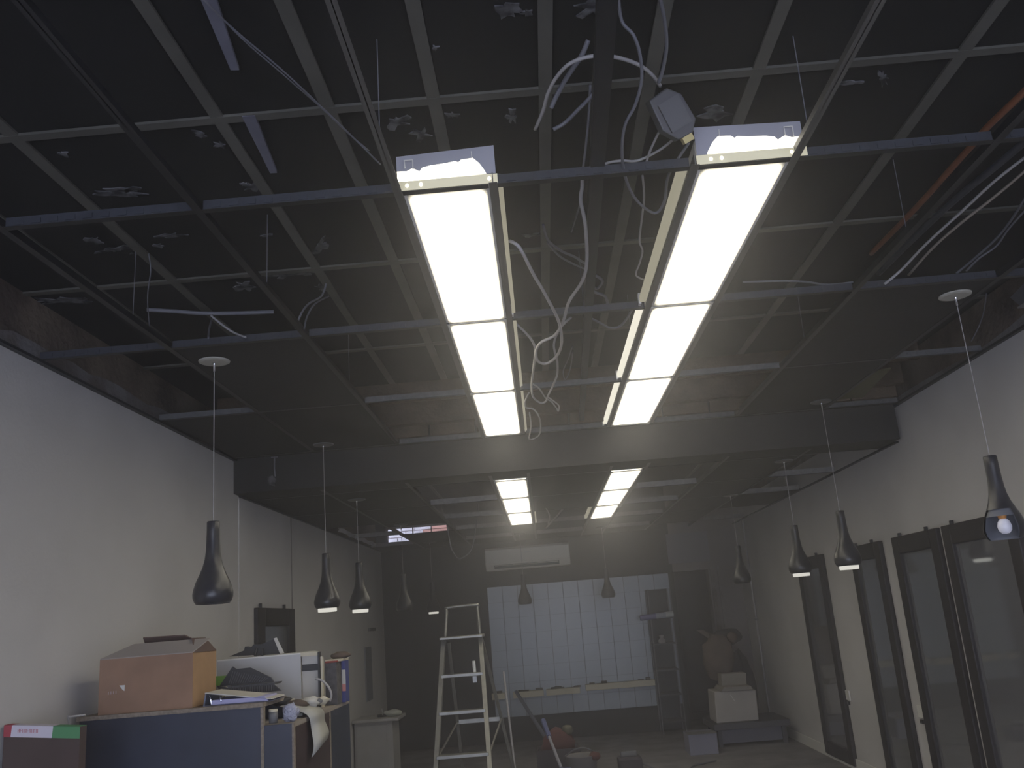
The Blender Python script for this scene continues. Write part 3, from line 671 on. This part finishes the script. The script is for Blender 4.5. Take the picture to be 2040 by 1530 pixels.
def blob(name, c, rx, ry, rz, m, par, seed=0, amp=.25, seg=18):
    b = MB(); n0 = 0
    for i in range(seg//2+1):
        ph = PI*i/(seg//2)
        for j in range(seg):
            th = 2*PI*j/seg; d = Vector((math.sin(ph)*math.cos(th), math.sin(ph)*math.sin(th), math.cos(ph)))
            k = 1+amp*noise.noise(d*1.8+Vector((seed, seed*2, 0)))+amp*.4*noise.noise(d*5+Vector((seed, 0, 0)))
            b.v.append(Vector(c)+Vector((d.x*rx*k, d.y*ry*k, d.z*rz*k)))
    for i in range(seg//2):
        for j in range(seg): b.f.append((i*seg+j, (i+1)*seg+j, (i+1)*seg+(j+1) % seg, i*seg+(j+1) % seg))
    return b.obj(name, m, par, smooth=True)
blob('body', at(1432, 1310, 1, 10.42), .17, .12, .24, skin, t, 3)
MB().prism([at(1388, 1256, 1, 10.42), at(1402, 1254, 1, 10.42), at(1445, 1286, 1, 10.42), at(1435, 1290, 1, 10.42)], (0, .04, 0)).obj('folded_top', skin, t)
blob('crumpled_neck', at(1458, 1270, 1, 10.42), .06, .05, .06, skin, t, 5)
t = thing('dark_sack', at(1490, 1330, 1, 10.7), 'dark bundled cloth heaped against the right back corner', 'cloth')
blob('heap', Vector((at(1472, 1335, 1, 10.82).x, 10.80, .40)), .17, .15, .48, mat('dark_cloth', (.055, .05, .055), .9), t, 8)
blob('fold', at(1448, 1268, 1, 10.74), .17, .08, .09, mat('dark_cloth2', (.05, .05, .055), .9), t, 9)
c = at(1398, 1482, 1, 9.6)
t = thing('grey_carton', (c.x, 9.6, 0), 'pale grey-blue carton on the floor left of the dark bench', 'box')
box('body', (c.x-.13, 9.55, 0), (c.x+.15, 9.9, .19), mat('lilac_grey', (.24, .24, .31), .8), t, bevel=.004)
box('lid_flap', (c.x-.13, 9.53, .19), (c.x+.15, 9.75, .196), greym, t)

# ---------------------------------------------------------------- step ladder
LY = 6.05
t = thing('step_ladder', (-.35, LY, 0), 'aluminium step ladder standing open in the middle of the room', 'ladder')
def bar(pts, w_, d, nm, m=alu):
    A, B = Vector(pts[0]), Vector(pts[1]); u = (B-A); L = u.length; q = u.to_track_quat('Z', 'Y').to_matrix().to_4x4()
    R = Matrix.Translation(A) @ q
    # keep the section square to the room
    z = u.normalized(); x = Vector((1, 0, 0)); x = (x - z*x.dot(z)).normalized(); y = z.cross(x)
    R = Matrix((x, y, z)).transposed().to_4x4(); R.translation = A
    return box(nm, (-w_/2, -d/2, 0), (w_/2, d/2, L), m, t, R=R)
def lad(px, py, y): p = at(px, py, 1, y); return p
yt, yb_ = 6.45, 5.95
TLf, TRf = lad(884, 1272, yt), lad(957, 1266, yt)
BL = lad(868, 1500, 6.0); BR = lad(972, 1495, 6.0)
def down(A, B): k = A.z/(A.z-B.z); return A+(B-A)*k
FL, FR = down(TLf, BL), down(TRf, BR)
FL.y = FR.y = 5.72
bar((FL, TLf), .028, .05, 'stile'); bar((FR, TRf), .028, .05, 'stile')
def onst(A, B, z): k = (z-A.z)/(B.z-A.z); return A+(B-A)*k
for py in (1346, 1422, 1505):
    zc_ = onst(FR, TRf, lad(925, py, 6.2 if py < 1400 else 6.05).z)
    a, c = onst(FL, TLf, zc_.z), onst(FR, TRf, zc_.z)
    MB().box((a.x, a.y-.035, a.z-.012), (c.x, a.y+.035, a.z+.010)).obj('step', alu, t, bevel=.003)
for z in (.22, .46): 
    a, c = onst(FL, TLf, z), onst(FR, TRf, z)
    MB().box((a.x, a.y-.035, a.z-.012), (c.x, a.y+.035, a.z+.010)).obj('step', alu, t, bevel=.003)
MB().box((TLf.x-.02, yt-.10, TLf.z-.01), (TRf.x+.02, yt+.16, TRf.z+.008)).obj('platform', alu, t, bevel=.004)
HL, HR = lad(890, 1210, yt+.1), lad(950, 1204, yt+.1)
MB().tube(smooth_path([(TLf.x+.005, yt+.05, TLf.z), (HL.x-.002, yt+.1, HL.z-.03), (HL.x+.004, yt+.1, HL.z-.004), (HR.x-.004, yt+.1, HR.z-.004), (HR.x+.002, yt+.1, HR.z-.03), (TRf.x-.005, yt+.05, TRf.z)], 4), .011, 8).obj('hand_rail', alu, t, smooth=True)
rl = Vector((FL.x+.10, 7.25, 0)); rr_ = Vector((FR.x+.13, 7.25, 0))
RLt, RRt = Vector((TLf.x+.02, yt+.12, TLf.z-.03)), Vector((TRf.x-.0, yt+.12, TRf.z-.03))
bar((rl, RLt), .02, .02, 'rear_leg'); bar((rr_, RRt), .02, .02, 'rear_leg')
for z in (.30, .75):
    a, c = onst(rl, RLt, z), onst(rr_, RRt, z)
    MB().box((a.x, a.y-.008, a.z-.014), (c.x, a.y+.008, a.z+.014)).obj('rear_brace', alu, t)
for A, B in ((onst(FL, TLf, .62), onst(rl, RLt, .75)), (onst(FR, TRf, .62), onst(rr_, RRt, .75))):
    MB().tube([A, B], .007, 6).obj('spreader', alu, t)
# scraper hanging on the ladder
c = lad(945, 1338, 6.35)
t2 = thing('paint_scraper', c, 'white-handled scraper hooked on the second ladder step', 'tool')
MB().tube([c+Vector((0, 0, .07)), c+Vector((.002, 0, -.01))], .011, 8).obj('handle', white, t2)
MB().box(c+Vector((-.014, -.002, -.07)), c+Vector((.014, .002, -.01))).obj('blade', alu, t2)

# poles and brooms, heap of gear behind the ladder
def pole(name, a, b, ya, yb, r, m, label, cat, extra=None):
    A, B = at(*a, 1, ya), at(*b, 1, yb); k = A.z/(A.z-B.z); Fp = A+(B-A)*k; Fp.z = .0
    t = thing(name, Fp, label, cat); MB().tube([Fp+Vector((0, 0, .03 if extra else 0)), A], r, 8).obj('shaft', m, t)
    return t, Fp
t, fp = pole('broom', (1003, 1337), (1025, 1525), 7.6, 7.4, .0085, cablew, 'white broom stick standing upright right of the ladder', 'broom', True)
MB().box(fp+Vector((-.13, -.03, .02)), fp+Vector((.13, .03, .07))).obj('head', greym, t)
MB().box(fp+Vector((-.12, -.025, 0)), fp+Vector((.12, .025, .02))).obj('bristles', blackp, t)
t, fp = pole('mop', (1028, 1378), (1085, 1470), 10.9, 10.1, .020, mat('blue_grey_pole', (.14, .15, .2), .6), 'slanting grey-blue mop handle leaning before the ledges', 'mop', True)
blob('mop_head', fp+Vector((0, 0, .05)), .12, .1, .05, greym, t, 4)
c = at(1112, 1492, 1, 8.8)
t = thing('plastic_crate', (c.x, 8.9, 0), 'dark crate on the floor holding a red sack', 'crate')
cw = mat('crate_dark', (.07, .06, .07), .8)
for a, b2 in (((-.2, -.15, 0), (.2, -.135, .26)), ((-.2, .135, 0), (.2, .15, .26)), ((-.2, -.135, 0), (-.185, .135, .26)), ((.185, -.135, 0), (.2, .135, .26))):
    box('side_panel', (c.x+a[0], 8.9+a[1], a[2]), (c.x+b2[0], 8.9+b2[1], b2[2]), cw, t)
box('base', (c.x-.185, 8.765, 0), (c.x+.185, 9.035, .015), cw, t)
t = thing('red_sack', (c.x, 8.9, .05), 'faded red sack stuffed in the dark crate behind the ladder', 'sack')
blob('sack_body', (c.x, 8.9, .28), .15, .11, .14, red, t, 12, .3)
blob('sack_neck', (c.x+.10, 8.9, .40), .05, .05, .05, mat('olive_rag', (.13, .12, .08), .9), t, 13, .3)
A = at(1082, 1435, 1, 8.5); 
t = thing('blue_shovel', (A.x+.2, 7.6, 0), 'blue-handled shovel propped against the dark crate', 'shovel')
blm = mat('tool_blue', (.09, .11, .24), .5)
MB().tube([A, at(1094, 1468, 1, 8.3)], .022, 8).obj('grip', blm, t); MB().tube([at(1094, 1468, 1, 8.3), at(1118, 1530, 1, 7.8)], .013, 8).obj('shaft', mat('tool_grey', (.3, .3, .36), .5), t)
Bq = at(1118, 1530, 1, 7.8)
MB().prism([Bq+Vector((-.08, 0, .0)), Bq+Vector((.08, 0, .0)), Bq+Vector((.10, -.12, -Bq.z+.01)), Bq+Vector((-.06, -.12, -Bq.z+.01))], (0, .006, 0)).obj('blade', blm, t)
c = at(1158, 1505, 1, 8.2)
t = thing('bucket', (c.x, 8.2, 0), 'pale grey bucket with a red rag over its rim behind the ladder', 'bucket')
MB().lathe([(0, 0), (.10, 0), (.135, .27), (.142, .28), (.128, .27), (.095, .012), (0, .012)], (c.x, 8.2, 0), 20).obj('pail', mat('bucket_grey', (.20, .19, .19), .6, var=.2), t, smooth=True)
MB().tube(smooth_path([(c.x-.14, 8.2, .27), (c.x-.05, 8.1, .34), (c.x+.05, 8.1, .34), (c.x+.14, 8.2, .27)], 4), .005, 6).obj('bail', greym, t)
blob('rag', (c.x+.11, 8.13, .27), .05, .04, .035, red, t, 2)
c = at(1255, 1500, 1, 9.0)
t = thing('floor_tool', (c.x, 9, 0), 'low dark power tool with a trailing lead on the floor by the shelving', 'tool')
box('tool_body', (c.x-.12, 8.9, 0), (c.x+.1, 9.1, .12), cw, t, bevel=.02); box('tool_handle', (c.x-.09, 8.97, .12), (c.x+.06, 9.02, .17), greym, t, bevel=.01)
MB().tube(smooth_path([(c.x+.1, 9, .05), (c.x+.25, 8.8, .01), (c.x+.45, 8.6, .01), (c.x+.55, 8.9, .01), (c.x+.8, 9.1, .01)], 4), .008, 6).obj('lead', cableg, t)

# pale cabinet by the left back corner
A = at(737, 1432, 1, 9.6); B = at(793, 1428, 1, 9.6)
t = thing('white_pedestal', ((A.x+B.x)/2, 9.7, 0), 'off-white pedestal cabinet at the foot of the left back corner', 'cabinet')
wp = mat('pedestal_white', (.42, .41, .40), .7, var=.1)
box('body', (XL+.02, 9.55, 0), (B.x-.05, 9.95, A.z-.03), wp, t, bevel=.004)
box('door', (XL+.04, 9.54, .03), (B.x-.11, 9.55, A.z-.06), wp, t, bevel=.003)
box('top_board', (XL+.01, 9.50, A.z-.03), (B.x+.02, 9.98, A.z), wp, t, bevel=.006)
t = thing('white_basin', (B.x-.06, 9.7, A.z), 'crumpled white plastic lying on the pedestal cabinet', 'plastic bag')
blob('bag', (B.x-.07, 9.7, A.z+.03), .09, .08, .035, mat('bag_white', (.5, .52, .46), .6), t, 21)
t = thing('small_tool', (A.x, 9.7, A.z), 'small dark tool lying left on the pedestal cabinet', 'tool')
MB().tube([(A.x+.07, 9.65, A.z+.016), (A.x+.20, 9.7, A.z+.016)], .014, 7).obj('grip', blackp, t)
MB().tube([(A.x+.12, 9.66, A.z+.02), (A.x+.115, 9.64, A.z+.09)], .006, 6).obj('spike', chrome, t)

# ---------------------------------------------------------------- the reception counter
FY, BY = 3.9, 5.02
zt1, zt2 = CZ-.268, CZ-.342
cx0, cx1, cx2 = -1.965, -1.206, -1.078
t = thing('reception_counter', (-1.5, FY, 0), 'navy laminate reception counter with raw chipboard edges, piled with clutter', 'counter')
box('front_panel', (cx0, FY, 0), (cx1, FY+.018, zt1), navy, t)
box('front_panel_low', (cx1+.012, FY+.004, 0), (cx2, FY+.022, zt2), navy, t)
box('edge_band', (cx1, FY-.004, 0), (cx1+.012, FY+.022, zt1-.002), edge, t)
box('edge_band', (cx2, FY, 0), (cx2+.008, FY+.024, zt2), edge, t)
box('counter_top', (cx0-.01, FY-.006, zt1), (cx1+.012, FY+.34, zt1+.016), edge, t)
box('desk_top', (XL+.01, FY+.022, zt2-.018), (cx2, BY, zt2), mat('desk_top_dusty', (.33, .29, .25), .8, var=.2), t)
ymid = 4.56
box('side_panel', (cx2-.018, FY+.024, 0), (cx2, ymid, zt2-.018), maroon, t)
box('edge_band', (cx2-.018, ymid, 0), (cx2+.002, ymid+.02, zt2-.018), edge, t)
box('side_panel', (cx2-.018, ymid+.02, 0), (cx2, BY, zt2-.018), navy, t)
box('rear_panel', (XL+.02, BY-.02, 0), (cx2-.018, BY, zt2-.018), navy, t)
box('inner_panel', (cx0, FY+.32, 0), (cx1, FY+.338, zt1), navy, t)

# cardboard box on the counter
bz = zt1+.016
by0, by1 = 3.935, 4.215
bx0 = at(196, 1400, 1, by0).x; bx1 = at(383, 1400, 1, by0).x; bt = at(300, 1307, 1, by0).z
t = thing('cardboard_box', ((bx0+bx1)/2, by0, bz), 'brown cardboard box with open flaps standing on the counter', 'box')
th = .004
box('front_wall', (bx0, by0, bz), (bx1, by0+th, bt), board, t)
box('right_wall', (bx1-th, by0+th, bz), (bx1, by1, bt), boardl, t)
box('left_wall', (bx0, by0+th, bz), (bx0+th, by1, bt), board, t)
box('back_wall', (bx0+th, by1-th, bz), (bx1-th, by1, bt), board, t)
box('bottom', (bx0+th, by0+th, bz), (bx1-th, by1-th, bz+th), board, t)
fl = mat('cardboard_dusty', (.36, .32, .29), .9)
dz_ = .052
MB().prism([(bx0, by0, bt), (bx1, by0, bt), (bx1+.03, by0+.12, bt+dz_), (bx0+.09, by0+.12, bt+dz_)], (0, .002, th)).obj('front_flap', fl, t)
MB().prism([(bx0+.09, by1, bt), (bx1, by1, bt), (bx1-.11, by1-.09, bt+.075), (bx0+.10, by1-.09, bt+.078)], (0, .002, th)).obj('back_flap', boardd, t)
MB().prism([(bx1, by0+.02, bt), (bx1, by1-.005, bt), (bx1-.035, by1-.05, bt+.06), (bx1-.05, by0+.11, bt+.062)], (th, 0, 0)).obj('side_flap', boardd, t)
lab = at(244, 1370, 1, by0-.001); k = .0055
MB().prism([lab+Vector(q) for q in ((-.014, 0, .010), (.010, 0, .010), (.009, 0, -.014), (.002, 0, -.010))], (0, -.0006, 0)).obj('sticker', white, t)
for i in range(4):
    q = at(216+i*5, 1381-i*.6, 1, by0-.001); MB().box(q+Vector((-.0015, -.0006, -.006)), q+Vector((.0015, 0, .006))).obj('printed_mark', mat('faint_print', (.45, .38, .40), .9), t)

# tall carton with coloured tape at the lower left
ty = 3.45
cxr = at(160, 1460, 1, ty).x; ctop = at(80, 1444, 1, ty).z
t = thing('taped_carton', (-1.9, ty, 0), 'tall brown carton at the lower left corner, taped red, white and green', 'box')
zl, zr = at(2, 1445, 1, ty), at(160, 1448, 1, ty); zl = zr+(zl-zr)*((zr.x-(XL+.012))/(zr.x-zl.x))
P_ = lambda k, dn=0: Vector((zl.x+(zr.x-zl.x)*k, ty, zl.z+(zr.z-zl.z)*k-dn))
MB().prism([P_(0), P_(1), Vector((zr.x, ty, 0)), Vector((zl.x, ty, 0))], (0, .05, 0)).obj('body', mat('carton_brown', (.085, .058, .050), .9, var=.15), t, bevel=.002)
K = lambda px: (at(px, 1455, 1, ty).x-zl.x)/(zr.x-zl.x)
th_ = .040
for a, b2, mm in ((-99, 24, rtape), (24, 106, wtape), (106, 161, gtape)):
    ka, kb = max(0, K(a)), min(1, K(b2)); sl = .012
    MB().prism([P_(ka)-Vector((0, .001, 0)), P_(kb)-Vector((0, .001, 0)), P_(kb-(sl if b2 < 160 else 0), th_)-Vector((0, .001, 0)), P_(ka-(sl if a > 0 else 0), th_)-Vector((0, .001, 0))], (0, -.0008, 0)).obj('tape_strip', mm, t)
    MB().prism([P_(ka)+Vector((0, 0, .0005)), P_(kb)+Vector((0, 0, .0005)), P_(kb)+Vector((0, .05, .0005)), P_(ka)+Vector((0, .05, .0005))], (0, 0, .0008)).obj('tape_strip', mm, t)
for i in range(9):       # faint unreadable red lettering on the white tape
    k = K(36)+i*.030; o_ = P_(k, .024)-Vector((0, .0026, 0)); w_ = .0065
    b = MB().box(o_, o_+Vector((.0016, .0008, .013)))
    if i % 2: b.box(o_+Vector((0, 0, .0115)), o_+Vector((w_, .0008, .013)))
    if i % 3 != 1: b.box(o_+Vector((w_-.0016, 0, 0)), o_+Vector((w_, .0008, .013)))
    if i % 4 < 2: b.box(o_+Vector((0, 0, .0055)), o_+Vector((w_, .0008, .007)))
    b.obj('printed_letter', redm, t)
t = thing('timber_stake', at(137, 1434, 1, 3.6), 'thin pale stick poking up between the taped carton and the counter', 'stick')
_q = at(138, 1446, 1, 3.76)
MB().tube([(_q.x, _q.y, 0), _q, at(136, 1425, 1, 3.76)], .0045, 6).obj('stick', cablew, t); MB().tube([at(137, 1428, 1, 3.76), at(170, 1424, 1, 3.76)], .004, 6).obj('cross_piece', paper, t)

# clutter on the desk ------------------------------------------------
t = thing('ring_binder', at(470, 1400, 1, 3.98), 'open ring binder with blue-white pages on the counter beside the carton', 'binder')
by = 3.945
A, B, C_, D = at(404, 1416, 1, by), at(540, 1408, 1, by), at(545, 1403, 1, by), at(408, 1382, 1, by)
A.z = B.z = zt1+.0165; C_.z = max(C_.z, B.z+.008)
MB().prism([A, B, B+Vector((0, 0, .003)), A+Vector((0, 0, .003))], (0, .2, 0)).obj('lower_cover', mat('binder_navy', (.10, .11, .17), .5), t)
P1 = [A+Vector((.035, 0, .004)), B+Vector((-.012, 0, .004)), B+Vector((-.03, 0, .022)), A+Vector((.037, 0, .022))]
MB().prism(P1, (0, .18, 0)).obj('pages', papb, t)
MB().prism([D, C_+Vector((-.01, 0, .0)), C_+Vector((-.01, 0, .004)), D+Vector((0, 0, .004))], (0, .2, 0)).obj('upper_cover', paper, t)
MB().prism([A+Vector((.0, .004, .003)), A+Vector((.006, .004, .003)), D+Vector((.006, .004, 0)), D+Vector((0, .004, 0))], (0, .2, 0)).obj('spine', mat('binder_spine', (.14, .16, .22), .4), t)
for px in (420, 440): MB().tube(smooth_path([at(px-3, 1386, 1, by-.002), at(px, 1394, 1, by-.004), at(px+1, 1408 if px < 430 else 1398, 1, by-.002)], 3), .0018, 5).obj('binder_ring', chrome, t)
# white appliance casing
ay_ = 4.62
t = thing('white_casing', at(520, 1350, 1, ay_), 'white sheet-metal appliance casing lying open on the desk', 'appliance')
q = lambda px, py, y=ay_: at(px, py, 1, y)
base = zt2
a0, a1 = q(432, 1386).x, q(600, 1386).x
az_ = q(600, 1303).z
MB().prism([(a0, ay_, base), (a1, ay_, base), (a1, ay_, az_), (a0, ay_, q(432, 1318).z)], (0, .008, 0)).obj('front_skin', mat('casing_white', (.52, .52, .53), .5), t)
MB().prism([(a0, ay_+.30, base), (a1, ay_+.30, base), (a1, ay_+.30, az_), (a0, ay_+.30, q(432, 1318).z)], (0, .008, 0)).obj('back_skin', white, t)
MB().prism([(a0, ay_, q(432, 1318).z), (a1, ay_, az_), (a1+.0, ay_, az_+.006), (a0, ay_, q(432, 1318).z+.006)], (0, .308, 0)).obj('top_skin', white, t)
x2 = q(634, 1300).x
box('end_frame', (a1, ay_, az_-.012), (x2, ay_+.02, az_+.006), cream, t); box('end_post', (x2-.004, ay_, base), (x2+.006, ay_+.03, az_+.004), blackp, t)
box('end_window', (a1, ay_+.02, q(600, 1338).z), (x2, ay_+.03, q(600, 1325).z), blackp, t); box('end_sheet', (a1, ay_+.03, base), (x2, ay_+.035, az_-.01), paper, t)
box('end_post', (x2+.010, ay_, base), (x2+.020, ay_+.02, az_-.02), cream, t)
# black stand and gear on top of the casing
t = thing('black_stand', q(520, 1295, 4.75), 'black stepped stand lying on top of the white casing', 'stand')
yy = 4.76
zt4 = az_+.006
base4 = [q(456, 1308, yy), q(558, 1302, yy), q(548, 1272, yy), q(520, 1284, yy), q(505, 1284, yy), q(500, 1290, yy), q(488, 1288, yy), q(486, 1296, yy), q(476, 1300, yy)]
MB().prism(base4, (0, .05, 0)).obj('stand_body', blackp, t)
MB().tube([q(512, 1290, yy-.01), q(508, 1305, yy-.02), q(514, 1314, yy-.03), q(522, 1308, yy-.02), q(523, 1292, yy-.01)], .006, 6).obj('strap_loop', blackp, t)
t = thing('pale_ruler', q(556, 1290, 4.74), 'pale stick leaning on the black stand before the small mirror', 'stick')
MB().prism([q(545, 1272, 4.745), q(551, 1270, 4.745), q(566, 1301, 4.745), q(558, 1303, 4.745)], (0, .004, 0)).obj('stick', paper, t)
# mesh letter trays
meshm = mat('mesh_tray', (.10, .105, .12), .5, col2=(.035, .035, .04), vscale=120)
t = thing('mesh_tray', q(495, 1365, 4.35), 'dark wire-mesh letter tray, upper one, tipped on the desk', 'letter tray')
yy = 4.33
U = [q(437, 1367, yy), q(545, 1358, yy), q(540, 1350, yy), q(498, 1330, yy), q(470, 1333, yy), q(463, 1328, yy)]
MB().prism(U, (0, .01, 0)).obj('mesh_side', blackp, t)
for i in range(16):
    px = 462+i*4.6; MB().tube([q(px-6, 1362-i*.3, yy-.004), q(px+2, 1337+i*.9, yy-.004)], .0016, 4).obj('mesh_wire', greym, t)
t = thing('mesh_tray', q(495, 1378, 4.3), 'dark wire-mesh letter tray, lower one, lying under the tipped tray', 'letter tray')
yy = 4.30
MB().prism([q(440, 1382, yy), q(452, 1387, yy), q(560, 1376, yy), q(545, 1364, yy), q(455, 1371, yy), q(432, 1366, yy)], (0, .012, 0)).obj('tray_side', blackp, t)
for i in range(20):
    px = 456+i*4.7; MB().tube([q(px, 1385-i*.5, yy-.004), q(px, 1372-i*.4, yy-.004)], .0012, 4).obj('mesh_wire', greym, t)
MB().prism([q(455, 1371, yy), q(545, 1364, yy), q(548, 1360, yy), q(452, 1367, yy)], (0, .12, 0)).obj('tray_floor', meshm, t)
# heap of papers
t = thing('paper_stack', q(520, 1385, 4.25), 'stack of dusty papers under the mesh trays', 'papers')
stz = zt2
for i, (pa, pb, yy, h) in enumerate(((425, 600, 4.22, .012), (430, 590, 4.25, .024), (440, 605, 4.27, .036), (432, 580, 4.30, .05), (430, 560, 4.31, .060))):
    MB().box((q(pa, 1390, yy).x, 4.24+.006*i, stz+h-.012), (q(pb, 1390, yy).x, 4.24+.30, stz+h-.001)).obj('paper_sheet', paper if i % 2 == 0 else cream, t)
t = thing('green_card', q(437, 1355, 4.4), 'bright green card tucked behind the brown box', 'card')
MB().prism([q(424, 1366, 4.42), q(450, 1366, 4.42), q(450, 1346, 4.42), q(424, 1348, 4.42)], (0, .01, 0)).obj('card_face', green, t)
MB().prism([q(424, 1366, 4.43), q(450, 1366, 4.43), q(448, 1392, 4.43), q(424, 1392, 4.43)], (0, .01, 0)).obj('card_foot', paper, t)
# blobs of rubbish
for i, (px, py, yy, r, m_, lb) in enumerate(((592, 1378, 4.3, .03, skin, 'brown crumpled wrapper behind the hanging sheet'), (560, 1382, 4.22, .028, blackp, 'black crumpled packet on the papers'), (615, 1372, 4.38, .034, paper, 'pale crumpled tissue before the casing end'),
                                     (628, 1384, 4.4, .022, greym, 'small grey wad beside the pale tissue'), (640, 1390, 4.42, .024, cream, 'cream wad of tape near the blue box file'))):
    c = q(px, py, yy); c.z = zt2+.045 if i != 1 else zt2+.07
    t = thing('crumpled_paper', c, lb, 'rubbish', 'scraps on the desk')
    blob('wad', c, r*1.5, r, r*.7, m_, t, 30+i, .5, 14)
# crumpled blue-white paper on the low front ledge
t = thing('crumpled_sheet', q(578, 1420, 3.93), 'crumpled bluish sheet standing on the low counter end', 'paper')
c = at(577, 1424, 1, 3.96)
blob('sheet', (c.x, 3.98, zt2+.036), .034, .025, .037, mat('crumpled_bluish', (.45, .46, .58), .8, bump=1, bscale=90), t, 40, .3)
t = thing('glass_jar', (c.x-.06, 3.97, zt2), 'small pale jar left of the crumpled bluish sheet', 'jar')
MB().lathe([(0, 0), (.018, 0), (.020, .03), (.018, .045), (0, .046)], (c.x-.075, 3.98, zt2), 14).obj('jar_body', greym, t, smooth=True)
MB().lathe([(0, .046), (.019, .046), (.019, .056), (0, .056)], (c.x-.075, 3.98, zt2), 14).obj('jar_lid', cream, t)
# hanging sheet
t = thing('hanging_sheet', q(620, 1400, 4.2), 'long pale sheet draped over the side edge of the counter', 'paper')
L1 = [(-1.20, 4.15, zt2+.052), (-1.11, 4.12, zt2+.03), (cx2+.010, 4.13, zt2+.004), (cx2+.016, 4.15, zt2-.05), (cx2+.03, 4.13, zt2-.12), (cx2+.020, 4.13, zt2-.165)]
L2 = [(-1.22, 4.44, zt2+.055), (-1.12, 4.42, zt2+.03), (cx2+.010, 4.40, zt2+.004), (cx2+.018, 4.39, zt2-.04), (cx2+.034, 4.40, zt2-.09), (cx2+.028, 4.39, zt2-.12)]
b = MB(); n = len(smooth_path(L1, 4))
for a, c in zip(smooth_path(L1, 4), smooth_path(L2, 4)): b.v += [a, c]
b.f += [(2*i, 2*i+1, 2*i+3, 2*i+2) for i in range(n-1)]
o = b.obj('sheet', mat('old_paper', (.45, .45, .43), .85), t, smooth=True); so_ = o.modifiers.new('thick', 'SOLIDIFY'); so_.thickness = .0015
# box files at the far end
t = thing('box_file', (-1.1, 4.9, zt2), 'upright blue box file with a pale label at the far end of the counter', 'box file')
f1 = 4.84
xb0, xb1 = at(672, 1350, 1, f1).x, at(698, 1350, 1, f1).x
zf = at(685, 1316, 1, f1).z
box('case', (xb0-.0, f1, zt2), (min(xb1, cx2+.02), f1+.1, zf), blue, t, bevel=.002)
box('spine_label', ((xb0+xb1)/2-.009, f1-.001, zt2+.055), ((xb0+xb1)/2+.009, f1, zf-.045), paper, t)
box('spine_mark', ((xb0+xb1)/2-.009, f1-.0016, zt2+.055), ((xb0+xb1)/2+.009, f1-.001, zt2+.09), mat('pink_label', (.6, .25, .22), .8), t)
t = thing('box_file', (-1.16, 4.8, zt2), 'upright mottled grey box file with red top, left of the blue one', 'box file')
xa = at(648, 1350, 1, 4.72).x
box('case', (xa, 4.72, zt2), (at(671, 1350, 1, 4.72).x, 4.83, at(660, 1320, 1, 4.72).z), mat('mottled', (.11, .105, .11), .8, col2=(.06, .055, .06), vscale=40), t, bevel=.002)
box('red_edge', (xa, 4.72, at(660, 1320, 1, 4.72).z), (at(671, 1350, 1, 4.72).x, 4.83, at(660, 1317, 1, 4.72).z), mat('red_edge', (.3, .06, .05), .8), t)
t = thing('paper_pile', (-1.14, 4.86, zf), 'loose cream papers on top of the box files', 'papers')
MB().box((xa-.01, 4.76, zf+.001), (xb1-.03, 4.95, zf+.012)).obj('sheet', cream, t); blob('crumple', ((xa+xb1)/2+.0, 4.86, zf+.028), .05, .04, .018, skin, t, 50)
cpts = [at(x_, y_, 1, 4.45) for x_, y_ in ((628, 1352), (642, 1356), (654, 1368), (660, 1384), (657, 1397))]
o = MB().tube(smooth_path(cpts, 4), .0055, 7).obj('white_lead', cablew, smooth=True); tag(o, 'white curved lead arching before the grey box file', 'cable')

# ---------------------------------------------------------------- dust haze filling the room
hz = bpy.data.materials.new('dust_haze'); hz.use_nodes = True; nt = hz.node_tree; nt.nodes.clear()
oo = nt.nodes.new('ShaderNodeOutputMaterial'); vs = nt.nodes.new('ShaderNodeVolumeScatter')
vs.inputs['Color'].default_value = (.97, .96, 1, 1); vs.inputs['Density'].default_value = .032; vs.inputs['Anisotropy'].default_value = .8
nt.links.new(vs.outputs[0], oo.inputs['Volume'])
vs.inputs['Density'].default_value = .024
def haze(mm, y0, y1, label):
    o = MB().box((XL-.19, y0, .002), (XR+.19, y1, HU+.05)).obj('dust_haze', mm)
    tag(o, label, 'haze', kind='stuff')
hz2 = hz.copy(); hz2.name = 'dust_haze_thick'
for n_ in hz2.node_tree.nodes:
    if n_.type == 'VOLUME_SCATTER': n_.inputs['Density'].default_value = .058
haze(hz, -1.0, YK+.07, 'thin building dust hanging in the air before the bulkhead')
haze(hz2, YK+.0705, YB+.1, 'thick building dust hanging in the air beyond the bulkhead')
